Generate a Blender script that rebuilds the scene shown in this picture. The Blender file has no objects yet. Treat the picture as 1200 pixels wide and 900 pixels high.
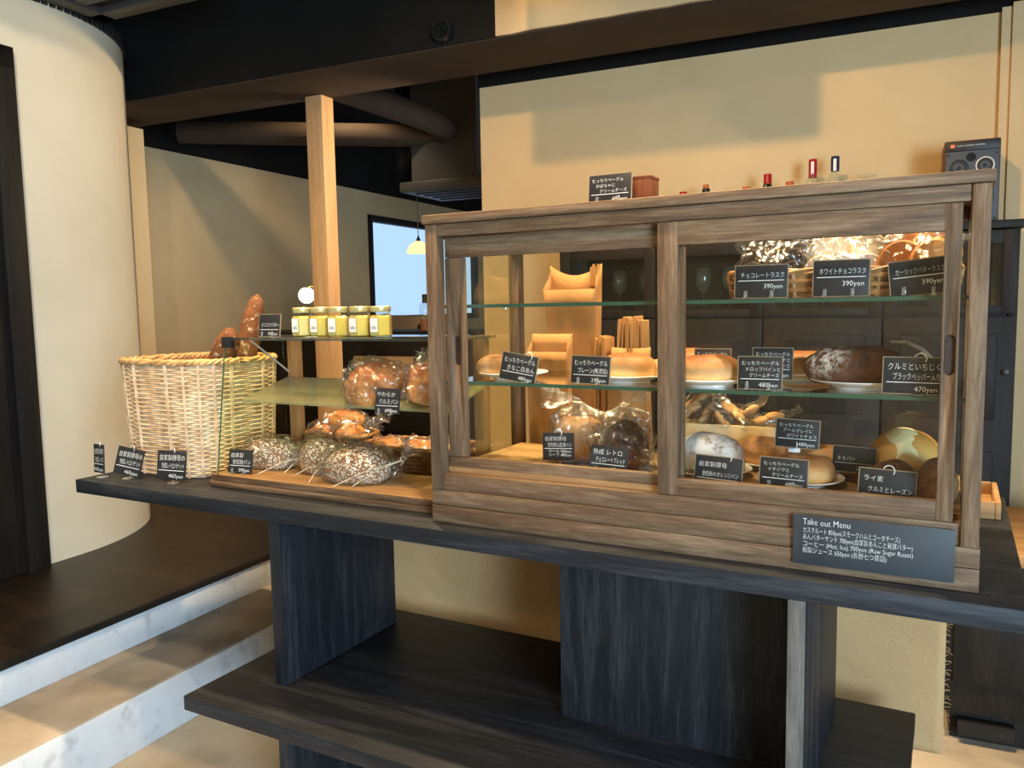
import bpy, bmesh, math, random
from mathutils import Vector, Matrix, noise, Euler
PI = math.pi
random.seed(7)
S = bpy.context.scene
C = S.collection
PH = 0.0589                      # the counter stands 3.4 degrees out of square with the room
FZ = -0.88                       # shop floor (counter top is z = 0)
PZ = -0.565                      # raised timber floor

def RM(x, y, z=0.0):
    c, s = math.cos(PH), math.sin(PH)
    return Vector((x*c - y*s, x*s + y*c, z))

# ------------------------------------------------------------------ materials
def newmat(name):
    m = bpy.data.materials.new(name); m.use_nodes = True
    nt = m.node_tree
    for n in list(nt.nodes): nt.nodes.remove(n)
    out = nt.nodes.new('ShaderNodeOutputMaterial')
    return m, nt, out

def N(nt, typ, **kw):
    n = nt.nodes.new(typ)
    for k, v in kw.items():
        if k in n.inputs: n.inputs[k].default_value = v
        else: setattr(n, k, v)
    return n

def c4(c): return (c[0], c[1], c[2], 1.0)

def srgb(r, g, b):
    f = lambda v: (v/255/12.92) if v/255 <= .04045 else ((v/255+.055)/1.055)**2.4
    return (f(r), f(g), f(b))

def ramp(nt, stops):
    r = nt.nodes.new('ShaderNodeValToRGB')
    el = r.color_ramp.elements
    el[0].position = stops[0][0]; el[0].color = c4(stops[0][1])
    el[1].position = stops[-1][0]; el[1].color = c4(stops[-1][1])
    for p, c in stops[1:-1]:
        e = el.new(p); e.color = c4(c)
    return r

def coord(nt, scale=(1, 1, 1), rand=True):
    tc = nt.nodes.new('ShaderNodeTexCoord')
    mp = nt.nodes.new('ShaderNodeMapping')
    mp.inputs['Scale'].default_value = scale
    L = nt.links
    if rand:
        oi = nt.nodes.new('ShaderNodeObjectInfo')
        mu = N(nt, 'ShaderNodeMath', operation='MULTIPLY'); mu.inputs[1].default_value = 17.0
        L.new(oi.outputs['Random'], mu.inputs[0])
        ad = N(nt, 'ShaderNodeVectorMath', operation='ADD')
        L.new(tc.outputs['Object'], ad.inputs[0]); L.new(mu.outputs[0], ad.inputs[1])
        L.new(ad.outputs[0], mp.inputs['Vector'])
    else:
        L.new(tc.outputs['Object'], mp.inputs['Vector'])
    return mp

def bsdf(nt, out, base=(.8, .8, .8), rough=.6, metallic=0.0, spec=.5, **kw):
    b = nt.nodes.new('ShaderNodeBsdfPrincipled')
    b.inputs['Base Color'].default_value = c4(base)
    b.inputs['Roughness'].default_value = rough
    b.inputs['Metallic'].default_value = metallic
    b.inputs['Specular IOR Level'].default_value = spec
    for k, v in kw.items(): b.inputs[k].default_value = v
    nt.links.new(b.outputs[0], out.inputs[0])
    return b

def bump(nt, b, src, strength=.3, dist=.002):
    bp = nt.nodes.new('ShaderNodeBump')
    bp.inputs['Strength'].default_value = strength; bp.inputs['Distance'].default_value = dist
    nt.links.new(src, bp.inputs['Height']); nt.links.new(bp.outputs[0], b.inputs['Normal'])
    return bp

def plain(name, base, rough=.6, metallic=0.0, spec=.5, **kw):
    m, nt, out = newmat(name); bsdf(nt, out, base, rough, metallic, spec, **kw); return m

def noisy(name, stops, scale=8, detail=6, rough=.8, bmp=.2, dist=.002, stretch=(1, 1, 1), spec=.3, distort=0.0, rand=True):
    m, nt, out = newmat(name); L = nt.links
    mp = coord(nt, stretch, rand)
    nz = N(nt, 'ShaderNodeTexNoise', Scale=scale, Detail=detail, Roughness=.6, Distortion=distort)
    L.new(mp.outputs[0], nz.inputs['Vector'])
    r = ramp(nt, stops); L.new(nz.outputs['Fac'], r.inputs[0])
    b = bsdf(nt, out, rough=rough, spec=spec)
    L.new(r.outputs[0], b.inputs['Base Color'])
    if bmp: bump(nt, b, nz.outputs['Fac'], bmp, dist)
    return m

def wood(name, dark, mid, light, axis='x', scale=1.0, rough=.6, bmp=.25, spec=.3, contrast=1.0):
    m, nt, out = newmat(name); L = nt.links
    st = {'x': (1.2, 16, 16), 'y': (16, 1.2, 16), 'z': (16, 16, 1.2)}[axis]
    st = tuple(v*scale for v in st)
    mp = coord(nt, st)
    n1 = N(nt, 'ShaderNodeTexNoise', Scale=1.0, Detail=4, Roughness=.55, Distortion=.9)
    n2 = N(nt, 'ShaderNodeTexNoise', Scale=7.0, Detail=5, Roughness=.7, Distortion=.2)
    L.new(mp.outputs[0], n1.inputs['Vector']); L.new(mp.outputs[0], n2.inputs['Vector'])
    mx = N(nt, 'ShaderNodeMix', data_type='FLOAT'); mx.inputs[0].default_value = .45
    L.new(n1.outputs['Fac'], mx.inputs[2]); L.new(n2.outputs['Fac'], mx.inputs[3])
    k = .17/contrast
    r = ramp(nt, [(.5-k, dark), (.5, mid), (.5+k, light)]); L.new(mx.outputs[0], r.inputs[0])
    b = bsdf(nt, out, rough=rough, spec=spec)
    L.new(r.outputs[0], b.inputs['Base Color'])
    bump(nt, b, n2.outputs['Fac'], bmp, .0015)
    return m

def glassy(name, tint=(.97, .98, .97), refl=1.6, rough=0.0, haze=0.0, hazecol=(.8, .9, .8), edge=None):
    m, nt, out = newmat(name); L = nt.links
    tr = N(nt, 'ShaderNodeBsdfTransparent'); tr.inputs[0].default_value = c4(tint)
    gl = N(nt, 'ShaderNodeBsdfGlossy', Roughness=rough)
    fr = N(nt, 'ShaderNodeFresnel', IOR=1.45)
    ge = nt.nodes.new('ShaderNodeNewGeometry')
    inv = N(nt, 'ShaderNodeMath', operation='SUBTRACT'); inv.inputs[0].default_value = 1.0
    L.new(ge.outputs['Backfacing'], inv.inputs[1])
    m1 = N(nt, 'ShaderNodeMath', operation='MULTIPLY'); L.new(fr.outputs[0], m1.inputs[0]); L.new(inv.outputs[0], m1.inputs[1])
    m2 = N(nt, 'ShaderNodeMath', operation='MULTIPLY', use_clamp=True); L.new(m1.outputs[0], m2.inputs[0]); m2.inputs[1].default_value = refl
    base = tr
    if haze > 0:
        df = N(nt, 'ShaderNodeBsdfDiffuse'); df.inputs[0].default_value = c4(hazecol)
        tl = N(nt, 'ShaderNodeBsdfTranslucent'); tl.inputs[0].default_value = c4(hazecol)
        a2 = N(nt, 'ShaderNodeMixShader'); a2.inputs[0].default_value = .5
        L.new(df.outputs[0], a2.inputs[1]); L.new(tl.outputs[0], a2.inputs[2])
        a = N(nt, 'ShaderNodeMixShader'); a.inputs[0].default_value = haze
        L.new(tr.outputs[0], a.inputs[1]); L.new(a2.outputs[0], a.inputs[2]); base = a
    mx = nt.nodes.new('ShaderNodeMixShader')
    L.new(m2.outputs[0], mx.inputs[0]); L.new(base.outputs[0], mx.inputs[1]); L.new(gl.outputs[0], mx.inputs[2])
    L.new(mx.outputs[0], out.inputs[0])
    return m

def cellophane(name):
    m, nt, out = newmat(name); L = nt.links
    mp = coord(nt, (1, 1, 1))
    nz = N(nt, 'ShaderNodeTexNoise', Scale=24.0, Detail=2, Roughness=.5, Distortion=1.2)
    nz.noise_type = 'RIDGED_MULTIFRACTAL'
    L.new(mp.outputs[0], nz.inputs['Vector'])
    bp = nt.nodes.new('ShaderNodeBump'); bp.inputs['Strength'].default_value = 1.0; bp.inputs['Distance'].default_value = .012
    L.new(nz.outputs['Fac'], bp.inputs['Height'])
    tr = N(nt, 'ShaderNodeBsdfTransparent'); tr.inputs[0].default_value = (.98, .98, .98, 1)
    gl = N(nt, 'ShaderNodeBsdfGlossy', Roughness=.16); L.new(bp.outputs[0], gl.inputs['Normal'])
    lw = N(nt, 'ShaderNodeLayerWeight', Blend=.3); L.new(bp.outputs[0], lw.inputs['Normal'])
    mr = N(nt, 'ShaderNodeMapRange'); mr.inputs['To Min'].default_value = .06; mr.inputs['To Max'].default_value = .6
    L.new(lw.outputs['Facing'], mr.inputs['Value'])
    df = N(nt, 'ShaderNodeBsdfDiffuse'); df.inputs[0].default_value = (.9, .9, .9, 1)
    tl = N(nt, 'ShaderNodeBsdfTranslucent'); tl.inputs[0].default_value = (.9, .9, .9, 1)
    a2 = nt.nodes.new('ShaderNodeMixShader'); L.new(df.outputs[0], a2.inputs[1]); L.new(tl.outputs[0], a2.inputs[2])
    cr = ramp(nt, [(.3, (.02, .02, .02)), (.75, (.26, .26, .26))]); L.new(nz.outputs['Fac'], cr.inputs[0])
    a3 = nt.nodes.new('ShaderNodeMixShader'); L.new(cr.outputs[0], a3.inputs[0]); L.new(tr.outputs[0], a3.inputs[1]); L.new(a2.outputs[0], a3.inputs[2])
    mx = nt.nodes.new('ShaderNodeMixShader')
    L.new(mr.outputs[0], mx.inputs[0]); L.new(a3.outputs[0], mx.inputs[1]); L.new(gl.outputs[0], mx.inputs[2])
    L.new(mx.outputs[0], out.inputs[0])
    return m

def emit(name, col, strength):
    m, nt, out = newmat(name)
    e = N(nt, 'ShaderNodeEmission', Strength=strength); e.inputs[0].default_value = c4(col)
    nt.links.new(e.outputs[0], out.inputs[0]); return m

def bread(name, top, side, lo, hi, mott=.25, scale=22, rough=.55, flakes=None, powder=None, bmp=.5):
    """crust baked darker on top (object z between lo and hi), mottled; optional flakes / flour"""
    m, nt, out = newmat(name); L = nt.links
    tc = nt.nodes.new('ShaderNodeTexCoord')
    sp = nt.nodes.new('ShaderNodeSeparateXYZ'); L.new(tc.outputs['Object'], sp.inputs[0])
    nz = N(nt, 'ShaderNodeTexNoise', Scale=float(scale), Detail=5, Roughness=.6)
    L.new(tc.outputs['Object'], nz.inputs['Vector'])
    mr = N(nt, 'ShaderNodeMapRange'); mr.inputs['From Min'].default_value = lo; mr.inputs['From Max'].default_value = hi
    L.new(sp.outputs['Z'], mr.inputs['Value'])
    sb = N(nt, 'ShaderNodeMath', operation='SUBTRACT'); L.new(nz.outputs['Fac'], sb.inputs[0]); sb.inputs[1].default_value = .5
    ml = N(nt, 'ShaderNodeMath', operation='MULTIPLY_ADD', use_clamp=True)
    L.new(sb.outputs[0], ml.inputs[0]); ml.inputs[1].default_value = mott*4; L.new(mr.outputs[0], ml.inputs[2])
    r = ramp(nt, [(0, side), (.5, tuple((a+b)/2 for a, b in zip(side, top))), (1, top)]); L.new(ml.outputs[0], r.inputs[0])
    b = bsdf(nt, out, rough=rough, spec=.35)
    col = r.outputs[0]
    hsrc = nz.outputs['Fac']
    if flakes:
        vo = N(nt, 'ShaderNodeTexVoronoi', Scale=flakes[1]); vo.feature = 'F1'
        dn = N(nt, 'ShaderNodeTexNoise', Scale=40.0, Detail=2)
        L.new(tc.outputs['Object'], dn.inputs['Vector'])
        mpv = N(nt, 'ShaderNodeMapping'); mpv.inputs['Scale'].default_value = (1, 1, 1.5)
        L.new(tc.outputs['Object'], mpv.inputs[0]); L.new(mpv.outputs[0], vo.inputs['Vector'])
        sep = nt.nodes.new('ShaderNodeSeparateColor'); L.new(vo.outputs['Color'], sep.inputs[0])
        gt = N(nt, 'ShaderNodeMath', operation='GREATER_THAN'); L.new(sep.outputs[0], gt.inputs[0]); gt.inputs[1].default_value = flakes[2]
        lt = N(nt, 'ShaderNodeMath', operation='LESS_THAN'); L.new(vo.outputs['Distance'], lt.inputs[0]); lt.inputs[1].default_value = .52
        mm = N(nt, 'ShaderNodeMath', operation='MULTIPLY'); L.new(gt.outputs[0], mm.inputs[0]); L.new(lt.outputs[0], mm.inputs[1])
        mx = N(nt, 'ShaderNodeMix', data_type='RGBA'); L.new(mm.outputs[0], mx.inputs[0]); L.new(col, mx.inputs[6]); mx.inputs[7].default_value = c4(flakes[0])
        col = mx.outputs[2]; hsrc = mm.outputs[0]
    if powder:
        pn = N(nt, 'ShaderNodeTexNoise', Scale=powder[1], Detail=6, Roughness=.75)
        L.new(tc.outputs['Object'], pn.inputs['Vector'])
        pr = ramp(nt, [(powder[2], (0, 0, 0)), (powder[2]+powder[3], (1, 1, 1))]); L.new(pn.outputs['Fac'], pr.inputs[0])
        fac = pr.outputs[0]
        if len(powder) > 4:            # a sifted patch round a point of the loaf
            ds = N(nt, 'ShaderNodeVectorMath', operation='DISTANCE'); L.new(tc.outputs['Object'], ds.inputs[0]); ds.inputs[1].default_value = powder[4]
            m2 = N(nt, 'ShaderNodeMapRange'); m2.inputs['From Min'].default_value = powder[5]; m2.inputs['From Max'].default_value = powder[5]*.3
            L.new(ds.outputs['Value'], m2.inputs['Value'])
            mm = N(nt, 'ShaderNodeMath', operation='MULTIPLY'); L.new(fac, mm.inputs[0]); L.new(m2.outputs[0], mm.inputs[1]); fac = mm.outputs[0]
        mx = N(nt, 'ShaderNodeMix', data_type='RGBA'); L.new(fac, mx.inputs[0]); L.new(col, mx.inputs[6]); mx.inputs[7].default_value = c4(powder[0])
        col = mx.outputs[2]
    L.new(col, b.inputs['Base Color'])
    bump(nt, b, hsrc, bmp, .003)
    return m

M = {}
walnut = (srgb(66, 48, 35), srgb(108, 84, 62), srgb(150, 125, 99))
for ax in 'xyz': M['walnut_'+ax] = wood('walnut_'+ax, *walnut, axis=ax, scale=2.0, rough=.6, contrast=.85)
stain = (srgb(19, 20, 23), srgb(33, 35, 40), srgb(64, 65, 69))
for ax in 'xyz': M['stain_'+ax] = wood('dark_stain_'+ax, *stain, axis=ax, scale=1.6, rough=.5, bmp=.5, contrast=.9)
for ax in 'xyz': M['black_'+ax] = wood('black_wood_'+ax, srgb(20, 17, 15), srgb(30, 26, 23), srgb(42, 37, 32), axis=ax, scale=1.2, rough=.6, bmp=.05)
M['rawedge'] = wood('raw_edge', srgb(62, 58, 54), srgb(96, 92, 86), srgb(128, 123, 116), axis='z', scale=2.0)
M['cedar'] = wood('cedar_post', srgb(176, 130, 84), srgb(206, 160, 110), srgb(222, 182, 134), axis='z', scale=1.0, rough=.6, contrast=.8)
M['tray'] = wood('worn_tray', srgb(126, 92, 56), srgb(168, 128, 84), srgb(196, 156, 108), axis='x', scale=1.0, rough=.65, contrast=.8)
M['tray_edge'] = wood('worn_tray_edge', srgb(66, 46, 32), srgb(104, 78, 56), srgb(150, 120, 92), axis='x', scale=1.4, rough=.6)
M['postwood'] = wood('stand_post', srgb(120, 82, 44), srgb(158, 112, 66), srgb(184, 140, 90), axis='z', scale=1.4, rough=.55)
M['darkpull'] = wood('dark_pull', srgb(40, 29, 22), srgb(58, 43, 33), srgb(72, 56, 44), axis='z', scale=2.0)
M['redwood'] = wood('red_wood', srgb(84, 42, 22), srgb(112, 60, 34), srgb(134, 78, 48), axis='z', scale=2.0, rough=.45)
M['tanwood'] = wood('tan_wood', srgb(168, 132, 90), srgb(198, 164, 120), srgb(218, 188, 146), axis='x', scale=1.0, rough=.6, contrast=.7)
M['boxwood'] = wood('pale_box', srgb(214, 178, 120), srgb(232, 200, 146), srgb(240, 214, 166), axis='x', scale=1.0, rough=.6, contrast=.6)
M['plaster'] = noisy('plaster', [(.3, srgb(224, 212, 186)), (.7, srgb(232, 221, 197))], scale=3, rough=.9, bmp=.15, spec=.15)
M['cream'] = noisy('cream_plaster', [(.3, srgb(222, 190, 142)), (.7, srgb(229, 199, 152))], scale=3, rough=.9, bmp=.12, spec=.15)
M['beige'] = noisy('beige_plaster', [(.3, srgb(200, 174, 134)), (.7, srgb(208, 184, 144))], scale=3, rough=.9, bmp=0, spec=.15)
M['blackpaint'] = noisy('black_paint', [(.3, srgb(19, 17, 16)), (.7, srgb(27, 24, 22))], scale=5, rough=.8, bmp=.2, spec=.2)
M['beampaint'] = noisy('brown_beam', [(.3, srgb(64, 52, 42)), (.7, srgb(76, 62, 50))], scale=4, rough=.8, bmp=.2, spec=.2)
M['concrete'] = noisy('concrete', [(.3, srgb(150, 136, 116)), (.5, srgb(186, 170, 146)), (.72, srgb(206, 192, 168))], scale=2.6, detail=9, rough=.75, bmp=.2, spec=.3)
M['tread'] = noisy('step_tread', [(.3, srgb(142, 126, 108)), (.5, srgb(180, 163, 141)), (.72, srgb(202, 188, 168))], scale=3.5, detail=9, rough=.75, bmp=.25, spec=.3)
M['riser'] = noisy('step_riser', [(.3, srgb(186, 190, 194)), (.44, srgb(222, 225, 228)), (.75, srgb(232, 235, 238))], scale=11, detail=9, rough=.8, bmp=.25, spec=.2)
M['linen'] = noisy('linen', [(.3, srgb(196, 158, 112)), (.7, srgb(208, 171, 124))], scale=220, detail=2, rough=.95, bmp=.15, dist=.0006, spec=.1)
M['kraft'] = noisy('kraft', [(.35, srgb(164, 120, 72)), (.65, srgb(178, 134, 84))], scale=9, detail=4, rough=.8, bmp=.15, stretch=(1, 1, .15), spec=.2)
M['kraft_in'] = plain('kraft_inside', srgb(206, 150, 92), .85)
M['wicker'] = noisy('wicker', [(.3, srgb(184, 150, 112)), (.55, srgb(220, 192, 156)), (.75, srgb(234, 212, 180))], scale=26, detail=3, rough=.6, bmp=.2, spec=.35)
M['wicker_rim'] = noisy('wicker_rim', [(.3, srgb(164, 122, 74)), (.55, srgb(200, 160, 108)), (.75, srgb(216, 182, 132))], scale=26, detail=3, rough=.55, bmp=.2, spec=.35)
M['wicker_dark'] = noisy('wicker_brown', [(.3, srgb(96, 62, 34)), (.55, srgb(134, 92, 54)), (.75, srgb(160, 116, 74))], scale=30, detail=3, rough=.55, bmp=.2, spec=.35)
M['wicker_gold'] = noisy('wicker_gold', [(.3, srgb(112, 74, 38)), (.55, srgb(158, 114, 66)), (.75, srgb(184, 140, 88))], scale=30, detail=3, rough=.5, bmp=.2, spec=.4)
M['chalkboard'] = noisy('chalkboard', [(.3, srgb(34, 34, 36)), (.7, srgb(44, 44, 46))], scale=10, rough=.45, bmp=0, spec=.4)
M['menuboard'] = noisy('menu_chalkboard', [(.3, srgb(50, 54, 58)), (.7, srgb(60, 64, 68))], scale=5, rough=.5, bmp=0, spec=.4)
M['chalk'] = plain('chalk', srgb(244, 244, 240), .9, spec=.1)
M['cardrim'] = plain('card_rim', srgb(150, 132, 104), .6)
M['acrylic'] = glassy('acrylic', (.93, .95, .95), 3.0, .03, haze=.22, hazecol=(.9, .9, .9))
M['ring'] = plain('clear_ring', srgb(214, 212, 206), .2, spec=.8)
M['pane'] = glassy('pane_glass', (.98, .98, .97), 1.1)
M['sideglass'] = glassy('side_glass', (.95, .965, .86), 1.3)
M['shelfglass'] = glassy('shelf_glass', (.95, .98, .965), 1.6)
M['glassedge'] = plain('glass_edge', srgb(52, 84, 66), .15, spec=.8)
M['frost'] = glassy('frosted_glass', (.90, .94, .82), 1.2, .25, haze=.42, hazecol=srgb(206, 206, 160))
M['smoke'] = glassy('smoked_shelf', (.55, .62, .60), 2.0, .02, haze=.15, hazecol=(.2, .22, .22))
M['cello'] = cellophane('cellophane')
M['plate'] = plain('white_ceramic', srgb(236, 234, 228), .18, spec=.6)
M['honey'] = plain('honey', srgb(212, 190, 92), .25, spec=.6, **{'Subsurface Weight': .25, 'Subsurface Radius': (.02, .012, .004), 'Subsurface Scale': .5})
M['jarglass'] = glassy('jar_glass', (.95, .95, .86), 2.2, .02)
M['goldlid'] = plain('gold_lid', srgb(222, 206, 140), .3, metallic=.55)
M['paper'] = plain('white_paper', srgb(238, 236, 230), .7)
M['greyink'] = plain('grey_ink', srgb(120, 118, 116), .8)
M['brass'] = plain('brass', srgb(190, 150, 84), .3, metallic=1.0)
M['steel'] = plain('steel', srgb(200, 196, 188), .25, metallic=.6)
M['string'] = plain('tie_string', srgb(222, 204, 170), .7)
M['blackmetal'] = plain('black_metal', srgb(26, 26, 27), .4)
M['greypanel'] = plain('grey_panel', srgb(66, 64, 61), .5)
M['darkslot'] = plain('dark_slot', srgb(18, 17, 16), .8)
M['globe'] = emit('lamp_globe', (1.0, .86, .62), 6.0)
M['shade'] = emit('pendant_glow', (1.0, .78, .38), 1.15)
M['daywin'] = emit('frosted_daylight', srgb(176, 212, 255), 1.0)
M['bulb'] = emit('bulb', (1.0, .8, .5), 8.0)
M['spk_baffle'] = plain('blue_grey_baffle', srgb(70, 78, 88), .6)
M['spk_black'] = plain('speaker_black', srgb(22, 22, 22), .5)
M['spk_cone'] = plain('speaker_cone', srgb(44, 40, 34), .7)
M['spk_ring'] = plain('speaker_ring', srgb(206, 204, 196), .35)
M['spk_badge'] = plain('orange_badge', srgb(232, 104, 56), .5)
M['red'] = plain('red_foil', srgb(170, 22, 30), .35)
M['orange'] = plain('cork_orange', srgb(196, 96, 44), .6)
M['navy'] = plain('navy_foil', srgb(30, 42, 78), .35)
M['bottleglass'] = plain('dark_bottle', srgb(34, 40, 26), .12, spec=.7)
M['clearbottle'] = glassy('clear_bottle', (.93, .95, .92), 2.2, .0, haze=.05)
M['amber'] = plain('amber_liquid', srgb(170, 92, 34), .2, spec=.6)
M['leather'] = plain('dark_leather', srgb(44, 36, 32), .45)
M['tanfabric'] = plain('tan_fabric', srgb(176, 158, 132), .8)
# breads
M['b_oat'] = bread('oat_crust', srgb(128, 90, 58), srgb(166, 128, 90), .0, .08, flakes=(srgb(248, 234, 206), 170.0, .34), rough=.7, bmp=.8)
M['b_gold'] = bread('golden_crust', srgb(150, 80, 30), srgb(222, 154, 76), .0, .10, mott=.6, scale=40, rough=.5, bmp=.7)
M['b_bagel'] = bread('bagel_crust', srgb(146, 80, 32), srgb(222, 176, 114), .014, .054, mott=.2, scale=30, rough=.55, bmp=.3)
M['b_bagel_dk'] = bread('brown_bagel_crust', srgb(124, 78, 44), srgb(196, 152, 104), .0, .055, mott=.2, scale=26, rough=.5, bmp=.25)
M['b_choc'] = bread('chocolate_crust', srgb(48, 28, 18), srgb(104, 64, 40), 0, .1, mott=.6, scale=46, rough=.75, bmp=1.0, powder=(srgb(236, 228, 216), 60.0, .46, .12, (-.055, -.045, .06), .060))
M['b_flour'] = bread('floured_crust', srgb(108, 70, 42), srgb(168, 116, 72), 0, .1, mott=.2, scale=20, rough=.8, powder=(srgb(240, 233, 224), 24.0, .36, .12, (.01, -.075, .035), .13))
M['b_brown'] = bread('brown_crust', srgb(92, 56, 32), srgb(176, 124, 78), .01, .075, mott=.6, scale=34, rough=.75, bmp=.8)
M['b_rye'] = bread('rye_crust', srgb(72, 50, 36), srgb(140, 102, 72), 0, .08, mott=.7, scale=40, rough=.8, bmp=.9, powder=(srgb(230, 224, 216), 18.0, .50, .1, (.055, .0, .05), .05))
M['b_round'] = bread('round_crust', srgb(198, 128, 56), srgb(236, 196, 126), 0, .1, mott=.2, scale=14, rough=.45)
M['b_split'] = noisy('pale_split', [(.3, srgb(236, 210, 158)), (.7, srgb(248, 232, 194))], scale=30, rough=.7, bmp=.5, dist=.004)
M['b_shok'] = bread('sandwich_loaf_crust', srgb(112, 60, 34), srgb(206, 160, 104), .02, .15, mott=.2, scale=14, rough=.5)
M['b_bag'] = bread('baguette_crust', srgb(104, 62, 34), srgb(150, 98, 56), -.2, .2, mott=.7, scale=40, rough=.85, powder=(srgb(222, 200, 168), 40.0, .55, .15), bmp=.8)
M['r_choc'] = bread('chocolate_rusk', srgb(44, 26, 20), srgb(58, 36, 26), -.03, .03, mott=.3, scale=40, rough=.45)
M['r_white'] = bread('white_rusk', srgb(236, 226, 206), srgb(226, 212, 186), -.03, .03, mott=.3, scale=40, rough=.6)
M['r_garlic'] = bread('garlic_rusk', srgb(206, 132, 62), srgb(228, 170, 96), -.03, .03, mott=.4, scale=40, rough=.5)
M['cookie'] = bread('cookie', srgb(214, 156, 92), srgb(232, 186, 124), -.02, .02, mott=.4, scale=50, rough=.7)

# ------------------------------------------------------------------ mesh builder
class MB:
    def __init__(self): self.bm = bmesh.new()
    def _merge(self, tb, Mx=None):
        if Mx is not None: bmesh.ops.transform(tb, matrix=Mx, verts=tb.verts)
        me = bpy.data.meshes.new('tmp'); tb.to_mesh(me); tb.free()
        self.bm.from_mesh(me); bpy.data.meshes.remove(me)
        return self
    def box(self, x0, x1, y0, y1, z0, z1, bev=0.0, Mx=None, seg=2):
        tb = bmesh.new()
        bmesh.ops.create_cube(tb, size=1.0)
        for v in tb.verts:
            v.co = Vector((x0+(v.co.x+.5)*(x1-x0), y0+(v.co.y+.5)*(y1-y0), z0+(v.co.z+.5)*(z1-z0)))
        if bev > 0:
            bmesh.ops.bevel(tb, geom=list(tb.edges), offset=bev, segments=seg, affect='EDGES', profile=.5)
        return self._merge(tb, Mx)
    def tube(self, path, r, n=8, closed=False, radii=None, Mx=None, ref=None):
        tb = bmesh.new()
        P = [Vector(p) for p in path]; m = len(P); rings = []
        prev = None
        for i, p in enumerate(P):
            if closed: t = P[(i+1) % m]-P[i-1]
            else: t = P[min(i+1, m-1)]-P[max(i-1, 0)]
            t.normalize()
            if prev is None:
                a = ref or (Vector((0, 0, 1)) if abs(t.z) < .9 else Vector((1, 0, 0)))
                u = t.cross(a).normalized()
            else:
                u = (prev-t*prev.dot(t))
                u = u.normalized() if u.length > 1e-6 else prev
            prev = u; w = t.cross(u)
            rr = radii[i] if radii else r
            rings.append([tb.verts.new(p+u*(rr*math.cos(2*PI*k/n))+w*(rr*math.sin(2*PI*k/n))) for k in range(n)])
        for i in range(m if closed else m-1):
            A, B = rings[i], rings[(i+1) % m]
            for k in range(n):
                tb.faces.new((A[k], A[(k+1) % n], B[(k+1) % n], B[k]))
        if not closed:
            tb.faces.new(rings[0][::-1]); tb.faces.new(rings[-1])
        return self._merge(tb, Mx)
    def lathe(self, prof, n=32, c=(0, 0, 0), Mx=None, phase=0.0, caps=True):
        tb = bmesh.new(); rings = []
        for r, z in prof:
            if r < 1e-6: rings.append([tb.verts.new((c[0], c[1], c[2]+z))])
            else: rings.append([tb.verts.new((c[0]+r*math.cos(2*PI*k/n+phase), c[1]+r*math.sin(2*PI*k/n+phase), c[2]+z)) for k in range(n)])
        for A, B in zip(rings, rings[1:]):
            for k in range(n):
                k2 = (k+1) % n
                if len(A) == 1 and len(B) == 1: continue
                if len(A) == 1: tb.faces.new((A[0], B[k2], B[k]))
                elif len(B) == 1: tb.faces.new((A[k], A[k2], B[0]))
                else: tb.faces.new((A[k], A[k2], B[k2], B[k]))
        if caps:
            if len(rings[0]) > 1: tb.faces.new(rings[0][::-1])
            if len(rings[-1]) > 1: tb.faces.new(rings[-1])
        bmesh.ops.recalc_face_normals(tb, faces=tb.faces)
        return self._merge(tb, Mx)
    def blob(self, rx, ry, rz, c=(0, 0, 0), seed=0, amp=.06, freq=9., sub=4, flat=.35, Mx=None, fn=None, power=1.0):
        tb = bmesh.new()
        bmesh.ops.create_icosphere(tb, subdivisions=sub, radius=1.0)
        o = Vector((seed*3.1, seed*1.7, seed*5.3))
        for v in tb.verts:
            d = v.co.normalized()
            q = Vector([math.copysign(abs(a)**power, a) for a in d])
            p = Vector((q.x*rx, q.y*ry, q.z*rz))
            k = 1+amp*(noise.noise(p*freq+o)+.5*noise.noise(p*freq*2.3+o))
            p *= k
            if fn: p = fn(p, d)
            if p.z < -rz*flat: p.z = -rz*flat-(abs(p.z)-rz*flat)*.12
            v.co = p+Vector((0, 0, rz*flat))+Vector(c)
        return self._merge(tb, Mx)
    def torus(self, R, r, rz=None, c=(0, 0, 0), nu=40, nv=18, seed=0, amp=0., Mx=None, squash=1.0):
        tb = bmesh.new(); rz = rz or r; rings = []
        o = Vector((seed*2.3, seed, seed*.7))
        for i in range(nu):
            a = 2*PI*i/nu; ring = []
            for j in range(nv):
                b = 2*PI*j/nv
                p = Vector(((R+r*math.cos(b))*math.cos(a), (R+r*math.cos(b))*math.sin(a)*squash, rz*math.sin(b)))
                if amp: p *= 1+amp*noise.noise(p*22+o)
                if p.z < -rz*.6: p.z = -rz*.6-(abs(p.z)-rz*.6)*.1
                ring.append(tb.verts.new(p+Vector(c)))
            rings.append(ring)
        for i in range(nu):
            for j in range(nv):
                A, B = rings[i], rings[(i+1) % nu]
                tb.faces.new((A[j], B[j], B[(j+1) % nv], A[(j+1) % nv]))
        return self._merge(tb, Mx)
    def sweep(self, st, n=96, pleats=11, seed=0, Mx=None, ref=(1, 0, 0), rough=.0, cap0=True, cap1=False):
        """st: (centre, rx, ry, pleat) sections square to the centre line; gives a pleated film"""
        fine = []
        for a_, b_ in zip(st, st[1:]):
            for q in range(3):
                w_ = q/3; fine.append((Vector(a_[0]).lerp(Vector(b_[0]), w_), a_[1]+(b_[1]-a_[1])*w_, a_[2]+(b_[2]-a_[2])*w_, a_[3]+(b_[3]-a_[3])*w_))
        st = fine+[st[-1]]
        tb = bmesh.new(); rings = []; P = [Vector(s[0]) for s in st]; m = len(P)
        o = Vector((seed*1.3, seed*2.1, seed*.4)); R0 = Vector(ref)
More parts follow.
